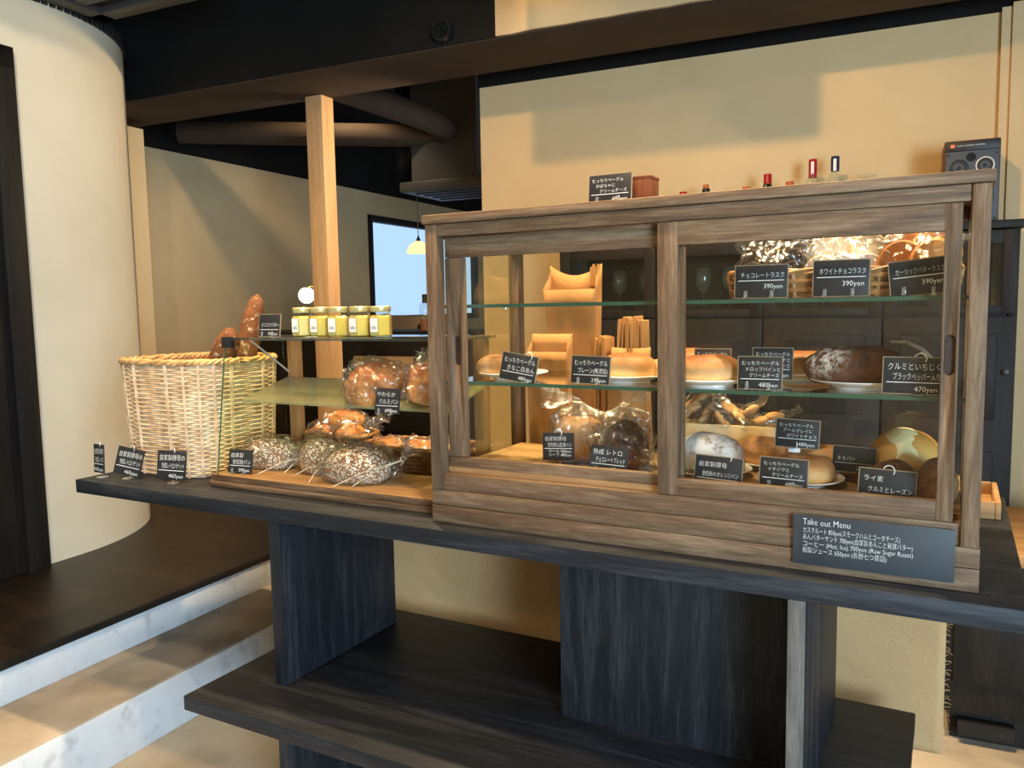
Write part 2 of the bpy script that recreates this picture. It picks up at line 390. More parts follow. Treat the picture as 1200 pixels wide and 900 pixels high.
        for i, (c, rx, ry, pl) in enumerate(st):
            t = (P[min(i+1, m-1)]-P[max(i-1, 0)]).normalized()
            u = (R0-t*R0.dot(t)).normalized(); w = t.cross(u); ring = []
            for k in range(n):
                a = 2*PI*k/n
                f = 1+pl*(1.1*(abs(math.sin(pleats*a*.5+seed))-.6)+.7*(abs(noise.noise(Vector((6*math.cos(a), 6*math.sin(a), i*.12+seed))))*2-.5))
                p = P[i]+u*(rx*f*math.cos(a))+w*(ry*f*math.sin(a))
                if rough: p += (p-P[i]).normalized()*rough*(3.4*abs(noise.noise(p*20+o))+2.0*abs(noise.noise(p*46+o))-1.2)
                ring.append(tb.verts.new(p))
            rings.append(ring)
        for A, B in zip(rings, rings[1:]):
            for k in range(n):
                tb.faces.new((A[k], A[(k+1) % n], B[(k+1) % n], B[k]))
        if cap0: tb.faces.new(rings[0][::-1])
        if cap1: tb.faces.new(rings[-1])
        return self._merge(tb, Mx)
    def surf(self, f, nu, nv, Mx=None, closed_u=False):
        tb = bmesh.new()
        vs = [[tb.verts.new(f(i/(nu if closed_u else nu-1), j/(nv-1))) for j in range(nv)] for i in range(nu)]
        for i in range(nu if closed_u else nu-1):
            for j in range(nv-1):
                tb.faces.new((vs[i][j], vs[(i+1) % nu][j], vs[(i+1) % nu][j+1], vs[i][j+1]))
        return self._merge(tb, Mx)
    def prism(self, pts, y0, y1, Mx=None, bev=0.0):
        """outline in x,z pushed from y0 to y1"""
        tb = bmesh.new()
        a = [tb.verts.new((x, y0, z)) for x, z in pts]; b = [tb.verts.new((x, y1, z)) for x, z in pts]
        n = len(pts)
        tb.faces.new(a); tb.faces.new(b[::-1])
        for i in range(n): tb.faces.new((a[i], b[i], b[(i+1) % n], a[(i+1) % n]))
        bmesh.ops.recalc_face_normals(tb, faces=tb.faces)
        if bev: bmesh.ops.bevel(tb, geom=list(tb.edges), offset=bev, segments=2, affect='EDGES')
        return self._merge(tb, Mx)
    def build(self, name, mat, parent=None, loc=(0, 0, 0), rot=(0, 0, 0), smooth=True, ang=40, thick=0.0):
        me = bpy.data.meshes.new(name)
        self.bm.to_mesh(me); self.bm.free()
        if smooth:
            for p in me.polygons: p.use_smooth = True
            me.set_sharp_from_angle(angle=math.radians(ang))
        o = bpy.data.objects.new(name, me); C.objects.link(o)
        me.materials.append(M[mat] if isinstance(mat, str) else mat)
        o.location = loc; o.rotation_euler = rot
        if parent: o.parent = parent
        if thick:
            md = o.modifiers.new('thickness', 'SOLIDIFY'); md.thickness = thick; md.offset = 0
        return o

def thing(name, label, cat, loc=(0, 0, 0), rz=0.0, group=None, rot=None):
    o = bpy.data.objects.new(name, None); C.objects.link(o)
    o.empty_display_size = .05
    o.location = loc; o.rotation_euler = rot or (0, 0, rz)
    o['label'] = label; o['category'] = cat
    if group: o['group'] = group
    return o

def tag(o, label, cat, group=None, kind=None):
    o['label'] = label; o['category'] = cat
    if group: o['group'] = group
    if kind: o['kind'] = kind
    return o

def struct(o): o['kind'] = 'structure'; return o

def clone(o, parent=None, loc=None, rz=None, label=None):
    kids = list(o.children)
    c = o.copy(); C.objects.link(c)
    if parent: c.parent = parent
    if loc is not None: c.location = loc
    if rz is not None: c.rotation_euler = (0, 0, rz)
    if label: c['label'] = label
    for k in kids: clone(k, c)
    return c

# ------------------------------------------------------------------ lettering
def text_bm(mb, s, size, x, z, align='LEFT', thin=-.012, rot=0.0, width=None, y=0.0):
    cu = bpy.data.curves.new('txt', 'FONT'); cu.body = s; cu.size = size; cu.align_x = align
    cu.resolution_u = 2; cu.offset = thin*size
    ob = bpy.data.objects.new('txt', cu); C.objects.link(ob)
    bpy.context.view_layer.update()
    me = bpy.data.meshes.new_from_object(ob.evaluated_get(bpy.context.evaluated_depsgraph_get()))
    bpy.data.objects.remove(ob); bpy.data.curves.remove(cu)
    tb = bmesh.new(); tb.from_mesh(me); bpy.data.meshes.remove(me)
    if tb.verts:
        xs = [v.co.x for v in tb.verts]; w = max(xs)-min(xs)
        f = 1.0
        if width and w > width: f = width/w
        for v in tb.verts:        # handwriting: letters wander a little off the line
            v.co.x *= f
            v.co.y += .06*size*noise.noise(Vector((v.co.x/size*.7, sum(map(ord, s)) % 97*.1, 0)))
    Mx = Matrix.Translation((x, y, z)) @ Matrix.Rotation(rot, 4, 'Y') @ Matrix.Rotation(PI/2, 4, 'X')
    mb._merge(tb, Mx)

CARDN = 0
def price_card(loc, w, h, lines, price, label, rz=0.0, lean=.12, roll=0.0, stand='feet', rule=.30, sizes=None, rim=True, base_drop=None, ring_x=.25, loc_z_is_card=True, single=False):
    """chalk card; loc = bottom centre of the board; stands on its feet or its wire clip base_drop below"""
    t = thing('price_card', label, 'price card', loc, rz, 'handwritten chalk price cards')
    Mx = Matrix.Rotation(-lean, 4, 'X') @ Matrix.Rotation(roll, 4, 'Y')
    b = MB(); b.box(-w/2, w/2, -.0014, .0014, 0, h, .0005, Mx); b.build('board', 'chalkboard', t)
    if rim:
        e = .0014
        b = MB()
        b.box(-w/2-e, w/2+e, -.0012, .0018, h, h+e, 0, Mx); b.box(-w/2-e, -w/2, -.0012, .0018, 0, h, 0, Mx); b.box(w/2, w/2+e, -.0012, .0018, 0, h, 0, Mx)
        b.box(-w/2-e, w/2+e, -.0012, .0018, -e, 0, 0, Mx)
        b.build('rim', 'cardrim', t)
    mb = MB(); L = len(lines)
    top = h*.90; bot = h*(rule+.04) if price else h*.10
    step = (top-bot)/max(L, 1)
    for i, s in enumerate(lines):
        sz = min(step*.80, h*.23)*(sizes[i] if sizes else 1)
        x = -w/2+w*(.07+.09*i) if L > 1 else -w/2+w*.1
        text_bm(mb, s, sz, x, top-step*(i+.82), width=w*.93-(x+w/2))
    if price:
        mb.box(-w*.44, w*.44, -.0002, .0002, h*rule, h*rule+h*.018)
        for q, pr in enumerate(price if isinstance(price, list) else [price]):
            k = len(price) if isinstance(price, list) else 1
            text_bm(mb, pr, h*.2/(1 if k == 1 else 1.35), w*.42, h*rule-h*(.24 if k == 1 else .14+.135*q), 'RIGHT')
    bmesh.ops.transform(mb.bm, matrix=Mx @ Matrix.Translation((0, -.0019, 0)), verts=mb.bm.verts)
    mb.build('lettering', 'chalk', t, smooth=False)
    d = base_drop or 0.0
    if stand == 'feet':
        for sx in (-.28, .22):
            f = MB(); x = w*sx
            f.box(x-.004, x+.004, -.014, .016, -d-.0008, -d+.0016, .0006)
            f.box(x-.0035, x+.0035, -.0075, -.0045, -d+.001, -d+.013, .001, Matrix.Rotation(-lean, 4, 'X'))
            f.box(x-.0035, x+.0035, .004, .0068, -d+.001, -d+.011, .001, Matrix.Rotation(-lean, 4, 'X'))
            f.build('foot', 'acrylic', t)
    elif stand in ('ring', 'ringlow'):
        f = MB(); x = w*ring_x; zc = h*.98 if stand == 'ring' else h*.10
        r = .0095
        pts = [(x+r*math.cos(a), -.002+.0045*math.sin(a*.5), zc+r*math.sin(a)) for a in [2*PI*i/28 for i in range(28)]]
        f.tube([Mx @ Vector(p) for p in pts], .0011, 6, closed=True)
        f.build('ring_clip', 'ring', t)
        f = MB()
        p0 = Mx @ Vector((x, .004, zc))
        f.tube([p0, Vector((x, p0.y*.6+.004, h*.4)), Vector((x, .008, -d+.002))], .0012, 6)
        f.lathe([(0, -d-.0005), (.017, -d-.0005), (.017, -d+.0012), (.012, -d+.0022), (0, -d+.0024)], 24, (x, .008, 0))
        f.build('stem', 'acrylic', t)
    return t

# ------------------------------------------------------------------ wicker
def sup(a, rx, ry, e):
    c, s = math.cos(a), math.sin(a)
    return Vector((rx*math.copysign(abs(c)**(2/e), c), ry*math.copysign(abs(s)**(2/e), s), 0))

def wicker(t, rx0, ry0, rx1, ry1, h, rows, stakes, r, mat, rimmat, e=3.0, seg=5, rimr=None, bulge=.0, paired=True):
    n = stakes*seg
    b = MB()
    for j in range(rows):
        f = (j+.5)/rows; z = r+f*(h-2*r)
        rx, ry = rx0+(rx1-rx0)*f+bulge*math.sin(PI*f), ry0+(ry1-ry0)*f+bulge*math.sin(PI*f)
        pts = []
        for i in range(n):
            a = 2*PI*(i+.5)/n
            ph = PI*(i+.5)/seg+(PI if j % 2 else 0)
            p = sup(a, rx, ry, e); nn = Vector((p.x/rx/rx, p.y/ry/ry, 0)).normalized()
            p += nn*(r*.75*math.sin(ph))
            p.z = z+r*.35*noise.noise(Vector((i*.6, j*3.1, 1)))
            pts.append(p)
        b.tube(pts, r, 5, closed=True)
    b.build('weave', mat, t)
    b = MB()
    for k in range(stakes):
        for off in ((-.32, .32) if paired else (0,)):
            a = 2*PI*((k+.5)*seg+off)/n
            pts = []
            for j in range(7):
                f = j/6
                p = sup(a, rx0+(rx1-rx0)*f+bulge*math.sin(PI*f), ry0+(ry1-ry0)*f+bulge*math.sin(PI*f), e)*1.018; p.z = .002+f*(h-.002); pts.append(p)
            b.tube(pts, r*.95, 6)
    b.build('stakes', mat, t)
    rr = rimr or r*2.2
    b = MB()
    for k in range(3):
        pts = []
        m = 120
        for i in range(m):
            a = 2*PI*i/m; tw = a*16+2*PI*k/3
            p = sup(a, rx1, ry1, e); nn = Vector((p.x/rx1/rx1, p.y/ry1/ry1, 0)).normalized()
            p += nn*(rr*.62*math.cos(tw)); p.z = h+rr*.62*math.sin(tw); pts.append(p)
        b.tube(pts, rr*.62, 6, closed=True)
    b.build('rim', rimmat, t)
    b = MB()
    m = 40
    tb = bmesh.new()
    vs = [tb.verts.new(sup(2*PI*i/m, rx0*.98, ry0*.98, e)+Vector((0, 0, r))) for i in range(m)]
    tb.faces.new(vs); res = bmesh.ops.extrude_face_region(tb, geom=list(tb.faces))
    for v in res['geom']:
        if isinstance(v, bmesh.types.BMVert): v.co.z -= r*.9
    bmesh.ops.recalc_face_normals(tb, faces=tb.faces)
    b._merge(tb); b.build('bottom', mat, t)

# ------------------------------------------------------------------ the setting
def room_box(name, mat, x0, x1, y0, y1, z0, z1, bev=0.0):
    b = MB(); b.box(x0, x1, y0, y1, z0, z1, bev); return b.build(name, mat, rot=(0, 0, PH))

CZ = 2.15
struct(room_box('floor', 'concrete', -1.6, 3.6, -4.2, 2.35, FZ-.08, FZ))
struct(room_box('ceiling', 'blackpaint', -5.4, 3.6, -4.2, 8.4, CZ, CZ+.1))

# raised timber floor with plank joints cut into it
m, nt, out = newmat('dark_planks'); L = nt.links
mp = coord(nt, (1, 1, 1), False)
br = N(nt, 'ShaderNodeTexBrick', Scale=1.0); br.offset = .37
br.inputs['Color1'].default_value = c4(srgb(36, 27, 19)); br.inputs['Color2'].default_value = c4(srgb(46, 34, 24)); br.inputs['Mortar'].default_value = c4(srgb(14, 10, 8))
br.inputs['Mortar Size'].default_value = .003; br.inputs['Brick Width'].default_value = 1.7; br.inputs['Row Height'].default_value = .16
L.new(mp.outputs[0], br.inputs['Vector'])
mp2 = coord(nt, (1.5, 22, 10), False)
gz = N(nt, 'ShaderNodeTexNoise', Scale=1.5, Detail=5, Distortion=.6); L.new(mp2.outputs[0], gz.inputs['Vector'])
mx = N(nt, 'ShaderNodeMix', data_type='RGBA', blend_type='MULTIPLY'); mx.inputs[0].default_value = .8
rr = ramp(nt, [(.3, (.45, .45, .45)), (.7, (1.25, 1.2, 1.15))]); L.new(gz.outputs['Fac'], rr.inputs[0])
L.new(br.outputs['Color'], mx.inputs[6]); L.new(rr.outputs[0], mx.inputs[7])
bb = bsdf(nt, out, rough=.42, spec=.45); L.new(mx.outputs[2], bb.inputs['Base Color'])
iv = N(nt, 'ShaderNodeMath', operation='SUBTRACT'); iv.inputs[0].default_value = 1.0; L.new(br.outputs['Fac'], iv.inputs[1])
bump(nt, bb, iv.outputs[0], .5, .003)
M['planks'] = m
struct(room_box('floor_raised', 'planks', -5.4, -1.492, -4.2, 8.4, PZ-.02, PZ))
struct(room_box('trim_1', 'black_y', -1.50, -1.478, -4.2, 2.2, PZ-.022, PZ+.001, .004))
# two concrete steps: risers are trowelled white
def step(label, x0, x1, zb, zt):
    t = thing('concrete_step', label, 'step', RM(0, 0, 0), PH)
    b = MB(); b.box(x0, x1-.012, -4.09, 2.15, zb, zt, .004); b.build('tread', 'tread', t)
    b = MB(); b.box(x1-.012, x1, -4.09, 2.15, zb, zt-.004, .003); b.build('riser', 'riser', t)
step('lower worn concrete step with white riser, on the shop floor', -1.60, -1.161, FZ, -.70)
step('upper white riser step under the edge of the dark timber floor', -1.75, -1.486, -.70, PZ-.021)

# white wall that rounds away at its far end
prof = [(-2.27, -3.6)]+[(-2.27, y) for y in (-1.5, 0, .4)]
for i in range(19):
    a = (PI/2)*i/18; prof.append((-3.12+.85*math.cos(a), .75+.85*math.sin(a)))
prof += [(-3.6, 1.6)]
b = MB(); tb = bmesh.new(); z0, z1 = PZ-.01, 1.83
def wallcurve(tb, prof, z0, z1, th):
    outer = []; inner = []
    for i, (x, y) in enumerate(prof):
        p0 = Vector(prof[max(i-1, 0)]); p1 = Vector(prof[min(i+1, len(prof)-1)]); d = (p1-p0).normalized(); nn = Vector((-d.y, d.x))
        outer.append((x, y)); inner.append((x+nn.x*th, y+nn.y*th))
    ring = outer+inner[::-1]
    lo = [tb.verts.new((x, y, z0)) for x, y in ring]; hi = [tb.verts.new((x, y, z1)) for x, y in ring]
    n = len(ring)
    for i in range(n): tb.faces.new((lo[i], lo[(i+1) % n], hi[(i+1) % n], hi[i]))
    m = len(outer)
    for i in range(m-1):
        tb.faces.new((hi[i], hi[i+1], hi[n-2-i], hi[n-1-i])); tb.faces.new((lo[i+1], lo[i], lo[n-1-i], lo[n-2-i]))
    bmesh.ops.recalc_face_normals(tb, faces=tb.faces)
wallcurve(tb, prof, z0, z1, .10); b._merge(tb)
struct(b.build('wall_left', 'plaster', rot=(0, 0, PH), ang=30))
# dark corrugated strip along the head of that wall
b = MB()
for i in range(len(prof)-3):
    x0, y0 = prof[i+1]; x1, y1 = prof[i+2]
    L_ = math.hypot(x1-x0, y1-y0); k = max(1, int(L_/.028))
    for q in range(k):
        f = (q+.5)/k; x = x0+(x1-x0)*f; y = y0+(y1-y0)*f
        b.lathe([(0, 0), (.013, 0), (.013, .06), (0, .06)], 8, (x+.004, y, 1.775))
struct(b.build('trim_2', 'blackmetal', rot=(0, 0, PH)))
# black door with frame at the left edge
t = thing('door_1', 'x', 'x', (0, 0, 0), PH); del t['label']; del t['category']; struct(t)
b = MB(); b.box(-2.275, -2.225, .497, .592, PZ, 1.55, .004); b.box(-2.275, -2.225, -.55, .592, 1.46, 1.55, .004); b.box(-2.275, -2.225, -.55, -.46, PZ, 1.55, .004); b.build('door_frame', 'black_z', t)
b = MB(); b.box(-2.268, -2.245, -.46, .497, PZ+.004, 1.46, .002)
for z0_, z1_ in ((PZ+.12, .3), (.42, 1.34)): b.box(-2.246, -2.238, -.34, .38, z0_, z1_, .003)
b.build('door_leaf', 'black_z', t)
b = MB(); b.lathe([(0, 0), (.022, 0), (.022, .006), (.009, .012), (.009, .03), (.024, .036), (.024, .05), (0, .055)], 20, Mx=Matrix.Translation((-2.245, -.40, .38)) @ Matrix.Rotation(PI/2, 4, 'Y')); b.build('door_handle', 'steel', t)

# back-left wall with the frosted window, black above
def wallslab(name, mat, x0, x1, y0, y1, z0, z1): return struct(room_box(name, mat, x0, x1, y0, y1, z0, z1))
wx = -3.6
b = MB()
wy0, wy1, wz0, wz1 = 4.93, 7.15, .36, 1.385
b.box(wx-.1, wx, 1.6, wy0, PZ, 1.6); b.box(wx-.1, wx, wy1, 8.4, PZ, 1.6); b.box(wx-.1, wx, wy0, wy1, PZ, wz0); b.box(wx-.1, wx, wy0, wy1, wz1, 1.6)
struct(b.build('wall_back_left', 'beige', rot=(0, 0, PH)))
wallslab('trim_3', 'blackpaint', wx-.1, wx+.004, 1.6, 8.4, 1.6, CZ)
t = thing('window_1', 'x', 'x', (0, 0, 0), PH); del t['label']; del t['category']; struct(t)
b = MB(); f = .06
b.box(wx-.08, wx+.02, wy0, wy0+f, wz0, wz1, .003); b.box(wx-.08, wx+.02, wy1-f, wy1, wz0, wz1, .003)
b.box(wx-.08, wx+.02, wy0, wy1, wz1-f, wz1, .003); b.box(wx-.08, wx+.02, wy0, wy1, wz0, wz0+f, .003); b.build('window_frame', 'black_z', t)
b = MB(); b.box(wx-.06, wx-.05, wy0+.01, wy1-.01, wz0+.01, wz1-.01); b.build('pane', 'daywin', t)
wallslab('wall_far', 'beige', -5.4, 3.6, 8.3, 8.4, PZ-.3, CZ)
# short wall end beside the white wall
wallslab('wall_stub', 'cream', -3.35, -3.033, 1.66, 1.9, PZ, 1.558)
# cream wall behind the cupboard, with black band above
wallslab('wall_back', 'cream', -.978, 1.31, 2.2, 2.32, FZ, 1.6)
wallslab('wall_back_right', 'cream', 1.345, 3.6, 2.16, 2.32, FZ, 1.62)
wallslab('trim_4', 'cream', 1.31, 1.345, 2.175, 2.32, FZ, 1.61)
wallslab('trim_5', 'blackpaint', -.984, 3.6, 2.19, 2.33, 1.6, CZ)
# shop side, behind the photographer: side wall and front wall with the tall window the daylight comes through
RW = 3.5                          # side wall of the shop with the tall window the daylight comes through
wy2, wy3, wz2, wz3 = -3.95, -2.45, -.55, 1.75
b = MB(); b.box(RW, RW+.1, -4.2, wy2, FZ, CZ); b.box(RW, RW+.1, wy3, 2.3, FZ, CZ); b.box(RW, RW+.1, wy2, wy3, FZ, wz2); b.box(RW, RW+.1, wy2, wy3, wz3, CZ)
struct(b.build('wall_right', 'beige', rot=(0, 0, PH)))
wallslab('wall_front', 'beige', -5.4, 3.6, -4.2, -4.1, FZ, CZ)
t = thing('window_2', 'x', 'x', (0, 0, 0), PH); del t['label']; del t['category']; struct(t)
b = MB()
for y0, y1, z0_, z1_ in ((wy2, wy2+.06, wz2, wz3), (wy3-.06, wy3, wz2, wz3), (wy2, wy3, wz3-.06, wz3), (wy2, wy3, wz2, wz2+.06)): b.box(RW, RW+.08, y0, y1, z0_, z1_, .003)
b.build('window_frame', 'black_z', t)
b = MB(); b.box(RW+.05, RW+.056, wy2, wy3, wz2, wz3); b.build('pane', 'pane', t)

# ceiling beam: brown soffit, bare board where lit; light fall-off painted as the black flank
t = thing('ceiling_beam', 'deep dark beam crossing under the black ceiling above the light wooden post', 'beam', (0, 0, 0), PH)
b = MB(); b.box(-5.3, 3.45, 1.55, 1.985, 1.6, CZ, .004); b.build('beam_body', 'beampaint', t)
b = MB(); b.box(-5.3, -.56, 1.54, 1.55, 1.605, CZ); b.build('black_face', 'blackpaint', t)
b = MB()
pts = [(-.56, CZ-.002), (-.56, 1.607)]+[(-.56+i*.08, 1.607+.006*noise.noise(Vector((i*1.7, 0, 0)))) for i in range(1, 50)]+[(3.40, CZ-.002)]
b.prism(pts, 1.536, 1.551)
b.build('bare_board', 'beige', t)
b = MB(); b.lathe([(0, 0), (.018, 0), (.02, .003), (0, .003)], 20, Mx=Matrix.Translation((-.08, 1.534, 1.72)) @ Matrix.Rotation(PI/2, 4, 'X')); b.build('bolt_hole', 'darkslot', t)

t = thing('wooden_post', 'light square timber post under the dark ceiling beam', 'post', RM(-1.795, 1.90, PZ), PH)
b = MB(); b.box(-.052, .052, 0, .1, 0, 1.6-PZ-.001, .004)
for gx in (-.03, -.012, .006, .024): b.box(gx-.0015, gx+.0015, -.0016, .002, 0, 1.6-PZ-.001)
b.build('shaft', 'cedar', t)
# small ceiling camera dome, duct, black box, air conditioner, grille
t = thing('ceiling_camera', 'small black dome on the black beam face at the top edge', 'camera', RM(-.80, 1.50, 1.66), PH)
b = MB(); b.lathe([(0, -.03), (.02, -.026), (.034, -.012), (.038, 0)], 24, Mx=Matrix.Rotation(PI/2, 4, 'X')); b.build('dome', 'bottleglass', t)
b = MB(); b.lathe([(0, 0), (.046, 0), (.046, .036), (0, .036)], 24, Mx=Matrix.Rotation(-PI/2, 4, 'X')); b.build('mount', 'blackmetal', t)

b = MB(); P = [(-1.93, 2.06, 1.74), (-1.89, 2.4, 1.735), (-1.865, 2.8, 1.73), (-1.85, 3.15, 1.725), (-1.86, 3.35, 1.72), (-1.90, 3.47, 1.72), (-1.98, 3.55, 1.72), (-2.08, 3.555, 1.72), (-2.2, 3.50, 1.72), (-2.5, 3.29, 1.72), (-2.9, 3.02, 1.72), (-3.5, 2.6, 1.72)]
tag(b.tube([Vector(p) for p in P], .078, 24).build('ceiling_duct', 'beampaint', rot=(0, 0, PH)), 'round dark brown duct bending behind the light wooden post', 'duct')
b = MB(); b.box(-2.48, -1.60, 3.75, 4.2, 1.42, CZ-.002, .004)
for i in range(35): b.box(-2.475+.025*i, -2.465+.025*i, 3.74, 3.751, 1.42, CZ-.002)
tag(b.build('ceiling_box', 'blackpaint', rot=(0, 0, PH)), 'black ribbed box hanging under the ceiling beside the cream wall', 'ceiling box')
t = thing('air_conditioner', 'flat ceiling air conditioner unit under the black ribbed box', 'air conditioner', RM(-1.95, 3.75, 1.32), PH)
b = MB(); b.box(-.33, .34, -.30, .3, 0, .07, .008); b.box(-.26, .27, -.24, .24, .07, .83); b.build('body', 'greypanel', t)
b = MB()
for i in range(4): b.box(-.26, .26, -.2+.12*i, -.16+.12*i, -.004, .003)
b.build('vent', 'darkslot', t)
t = thing('ceiling_grille', 'grey slotted ceiling panel above the rounded white wall', 'ceiling panel', RM(-1.93, .85, 1.785), PH)
b = MB()
for x0, x1, y0, y1 in ((-.33, .5, -.95, -.86), (-.33, .5, .12, .2), (-.33, -.25, -.95, .2), (.42, .5, -.95, .2)): b.box(x0, x1, y0, y1, 0, .05, .004)
b.build('frame', 'greypanel', t)
b = MB()
for i in range(6): b.box(-.25, .42, -.82+.16*i, -.76+.16*i, .008, .03)
b.build('slats', 'greypanel', t)
b = MB(); b.box(-.26, .43, -.9, .15, .034, .36); b.build('housing', 'darkslot', t)

t = thing('ceiling_unit', 'black ventilation box fixed to the ceiling in front of the beam', 'ceiling unit', RM(.165, 1.05, 1.61), PH)  # added out of view; shaped to cast the shadow block on the cream wall
b = MB(); b.box(-.34, .34, -.12, .14, 0, CZ-1.612, .01); b.build('body', 'blackmetal', t)
b = MB()
for i in range(5): b.box(-.28+.115*i, -.20+.115*i, -.09, .11, -.003, .004)
b.build('vent', 'darkslot', t)

# ------------------------------------------------------------------ background on the raised floor
t = thing('bar_counter', 'long dark counter in the back room beyond the jars', 'counter', RM(-2.2, 3.3, PZ), PH)
b = MB(); b.box(-1.3, 1.25, -.25, .3, .86, .90, .004); b.build('top', 'black_x', t)
b = MB(); b.box(-1.25, 1.2, -.2, .26, 0, .86, .003); b.build('body', 'black_x', t)
b = MB(); b.box(-.27, .22, -.215, -.19, .60, .73, .004); b.build('tan_drawer', 'tanwood', t)
b = MB(); b.box(-.30, .40, -.215, -.19, .2, .5, .004); b.build('lower_drawer', 'black_x', t)
t = thing('table_lamp', 'glowing white globe lamp with a curved brass arm behind the honey jars', 'lamp', RM(-2.885, 3.12, .335), PH)
b = MB(); b.lathe([(0, 0), (.06, 0), (.06, .01), (.012, .018), (.008, .02)], 28, (.09, 0, 0)); b.build('base', 'brass', t)
b = MB(); pts = [(.09, 0, .015), (.09, 0, .26)]+[(.09-.045*(1-math.cos(a)), 0, .28+.05*math.sin(a)) for a in [PI*i/10 for i in range(11)]]+[(0, 0, .315)]
b.tube([Vector(p) for p in pts], .006, 10); b.build('arm', 'brass', t)
b = MB(); b.lathe([(.058*math.sin(PI*i/20), -.058*math.cos(PI*i/20)) for i in range(21)], 32, (0, 0, .262)); b.build('globe', 'globe', t)
b = MB(); b.lathe([(0, .3), (.02, .302), (.022, .318), (0, .322)], 16); b.build('cap', 'brass', t)
t = thing('tan_armchair', 'tan upholstered chair with dark arm behind the last honey jar', 'chair', RM(-2.60, 3.95, PZ), PH)
b = MB(); b.box(-.32, .32, .2, .3, .4, 1.0, .04, seg=4); b.build('backrest', 'tanfabric', t)
b = MB(); b.box(-.3, .3, -.28, .22, .62, .74, .04, seg=4); b.build('seat', 'tanfabric', t)
for sx in (-1, 1):
    b = MB(); b.tube([Vector((sx*.33, -.26, .9)), Vector((sx*.34, 0, .95)), Vector((sx*.33, .25, .97))], .045, 12); b.build('arm', 'leather', t)
for sx in (-1, 1):
    for y in (-.25, .25): b = MB(); b.box(sx*.29-.02, sx*.29+.02, y-.02, y+.02, 0, .63, .004); b.build('leg', 'black_z', t)

def bottle(loc, h, r, body, capm, caph, label, liquid=None, rz=0, neckr=.0135, grp='bottles on the cupboard top'):
    t = thing('bottle', label, 'bottle', loc, rz, grp)
    b = MB(); hb = h*.60
    b.lathe([(0, 0), (r*.92, 0), (r, .006), (r, hb), (r*.92, hb+.02), (neckr*1.3, hb+.055), (neckr, hb+.075), (neckr, h-.012), (neckr*1.15, h-.008), (neckr*1.1, h-.002), (0, h-.002)], 28)
    b.build('glass', body, t)
    b = MB(); b.lathe([(0, h-caph), (neckr*1.22, h-caph), (neckr*1.25, h-.004), (neckr*1.1, h), (0, h)], 24); b.build('cap', capm, t)
    if liquid:
        b = MB(); b.lathe([(0, .004), (r*.93, .004), (r*.93, hb*.55), (0, hb*.55)], 24); b.build('liquid', liquid, t)
    return t
bottle(RM(-1.945, 3.2, .335), .25, .036, 'clearbottle', 'spk_black', .06, 'clear bottle of amber drink with black neck on the dark back counter', 'amber', grp=None)
# pendant
t = thing('pendant_lamp', 'small yellow glass pendant lamp hanging before the frosted window', 'pendant lamp', RM(-2.165, 3.5, .885), PH)
b = MB(); b.lathe([(.085, 0), (.083, .02), (.066, .055), (.03, .082), (.012, .088)], 36, caps=False); b.build('glass_shade', 'shade', t, thick=.003)
b = MB(); b.lathe([(.014, .083), (.018, .088), (.012, .105), (.004, .125), (0, .125)], 20); b.build('socket', 'blackmetal', t)
b = MB(); b.tube([Vector((0, 0, .12)), Vector((0, 0, .434))], .003, 6); b.build('cord', 'blackmetal', t)

# ------------------------------------------------------------------ cupboard, worktop, bottles, speaker
t = thing('dark_cupboard', 'tall dark wood cupboard with glazed doors against the cream wall behind the counter', 'cupboard', RM(.471, 1.9, FZ), PH)
hw = .898; H = .776-FZ
b = MB()
b.box(-hw, -hw+.03, 0, .29, 0, H-.03, .002); b.box(hw-.03, hw, 0, .29, 0, H-.03, .002); b.box(-hw, hw, .275, .29, 0, H-.03)
for z in (.02, .83, 1.30): b.box(-hw+.03, hw-.03, .01, .275, z, z+.025, .002)
b.build('carcass', 'black_z', t)
b = MB(); b.box(-hw-.015, hw+.015, -.02, .295, H-.03, H, .005); b.build('top', 'black_x', t)
nd = 4; dw = (2*hw)/nd
for k in range(nd):
    x0 = -hw+k*dw+.003; x1 = x0+dw-.006
    d = None
    b = MB(); f = .05; z0_, z1_ = 1.315, H-.035
    b.box(x0, x0+f, -.02, 0, z0_, z1_, .002); b.box(x1-f, x1, -.02, 0, z0_, z1_, .002); b.box(x0+f, x1-f, -.02, 0, z1_-f, z1_, .002); b.box(x0+f, x1-f, -.02, 0, z0_, z0_+.03, .002)
    d = b.build('glazed_door', 'black_z', t)
    b = MB(); b.box(x0+f, x1-f, -.012, -.008, z0_+.03, z1_-f); b.build('pane', 'pane', d)
    b = MB(); b.box(x0, x1, -.02, 0, .03, 1.305, .003); b.box(x0+.06, x1-.06, -.026, -.018, .92, 1.24, .004); b.box(x0+.06, x1-.06, -.026, -.018, .1, .80, .004)
    d = b.build('panel_door', 'black_z', t)
    b = MB(); b.lathe([(0, 0), (.009, .002), (.012, .014), (0, .018)], 16, Mx=Matrix.Translation((x1-.03, -.02, 1.1)) @ Matrix.Rotation(PI/2, 4, 'X')); b.build('knob', 'blackmetal', d)
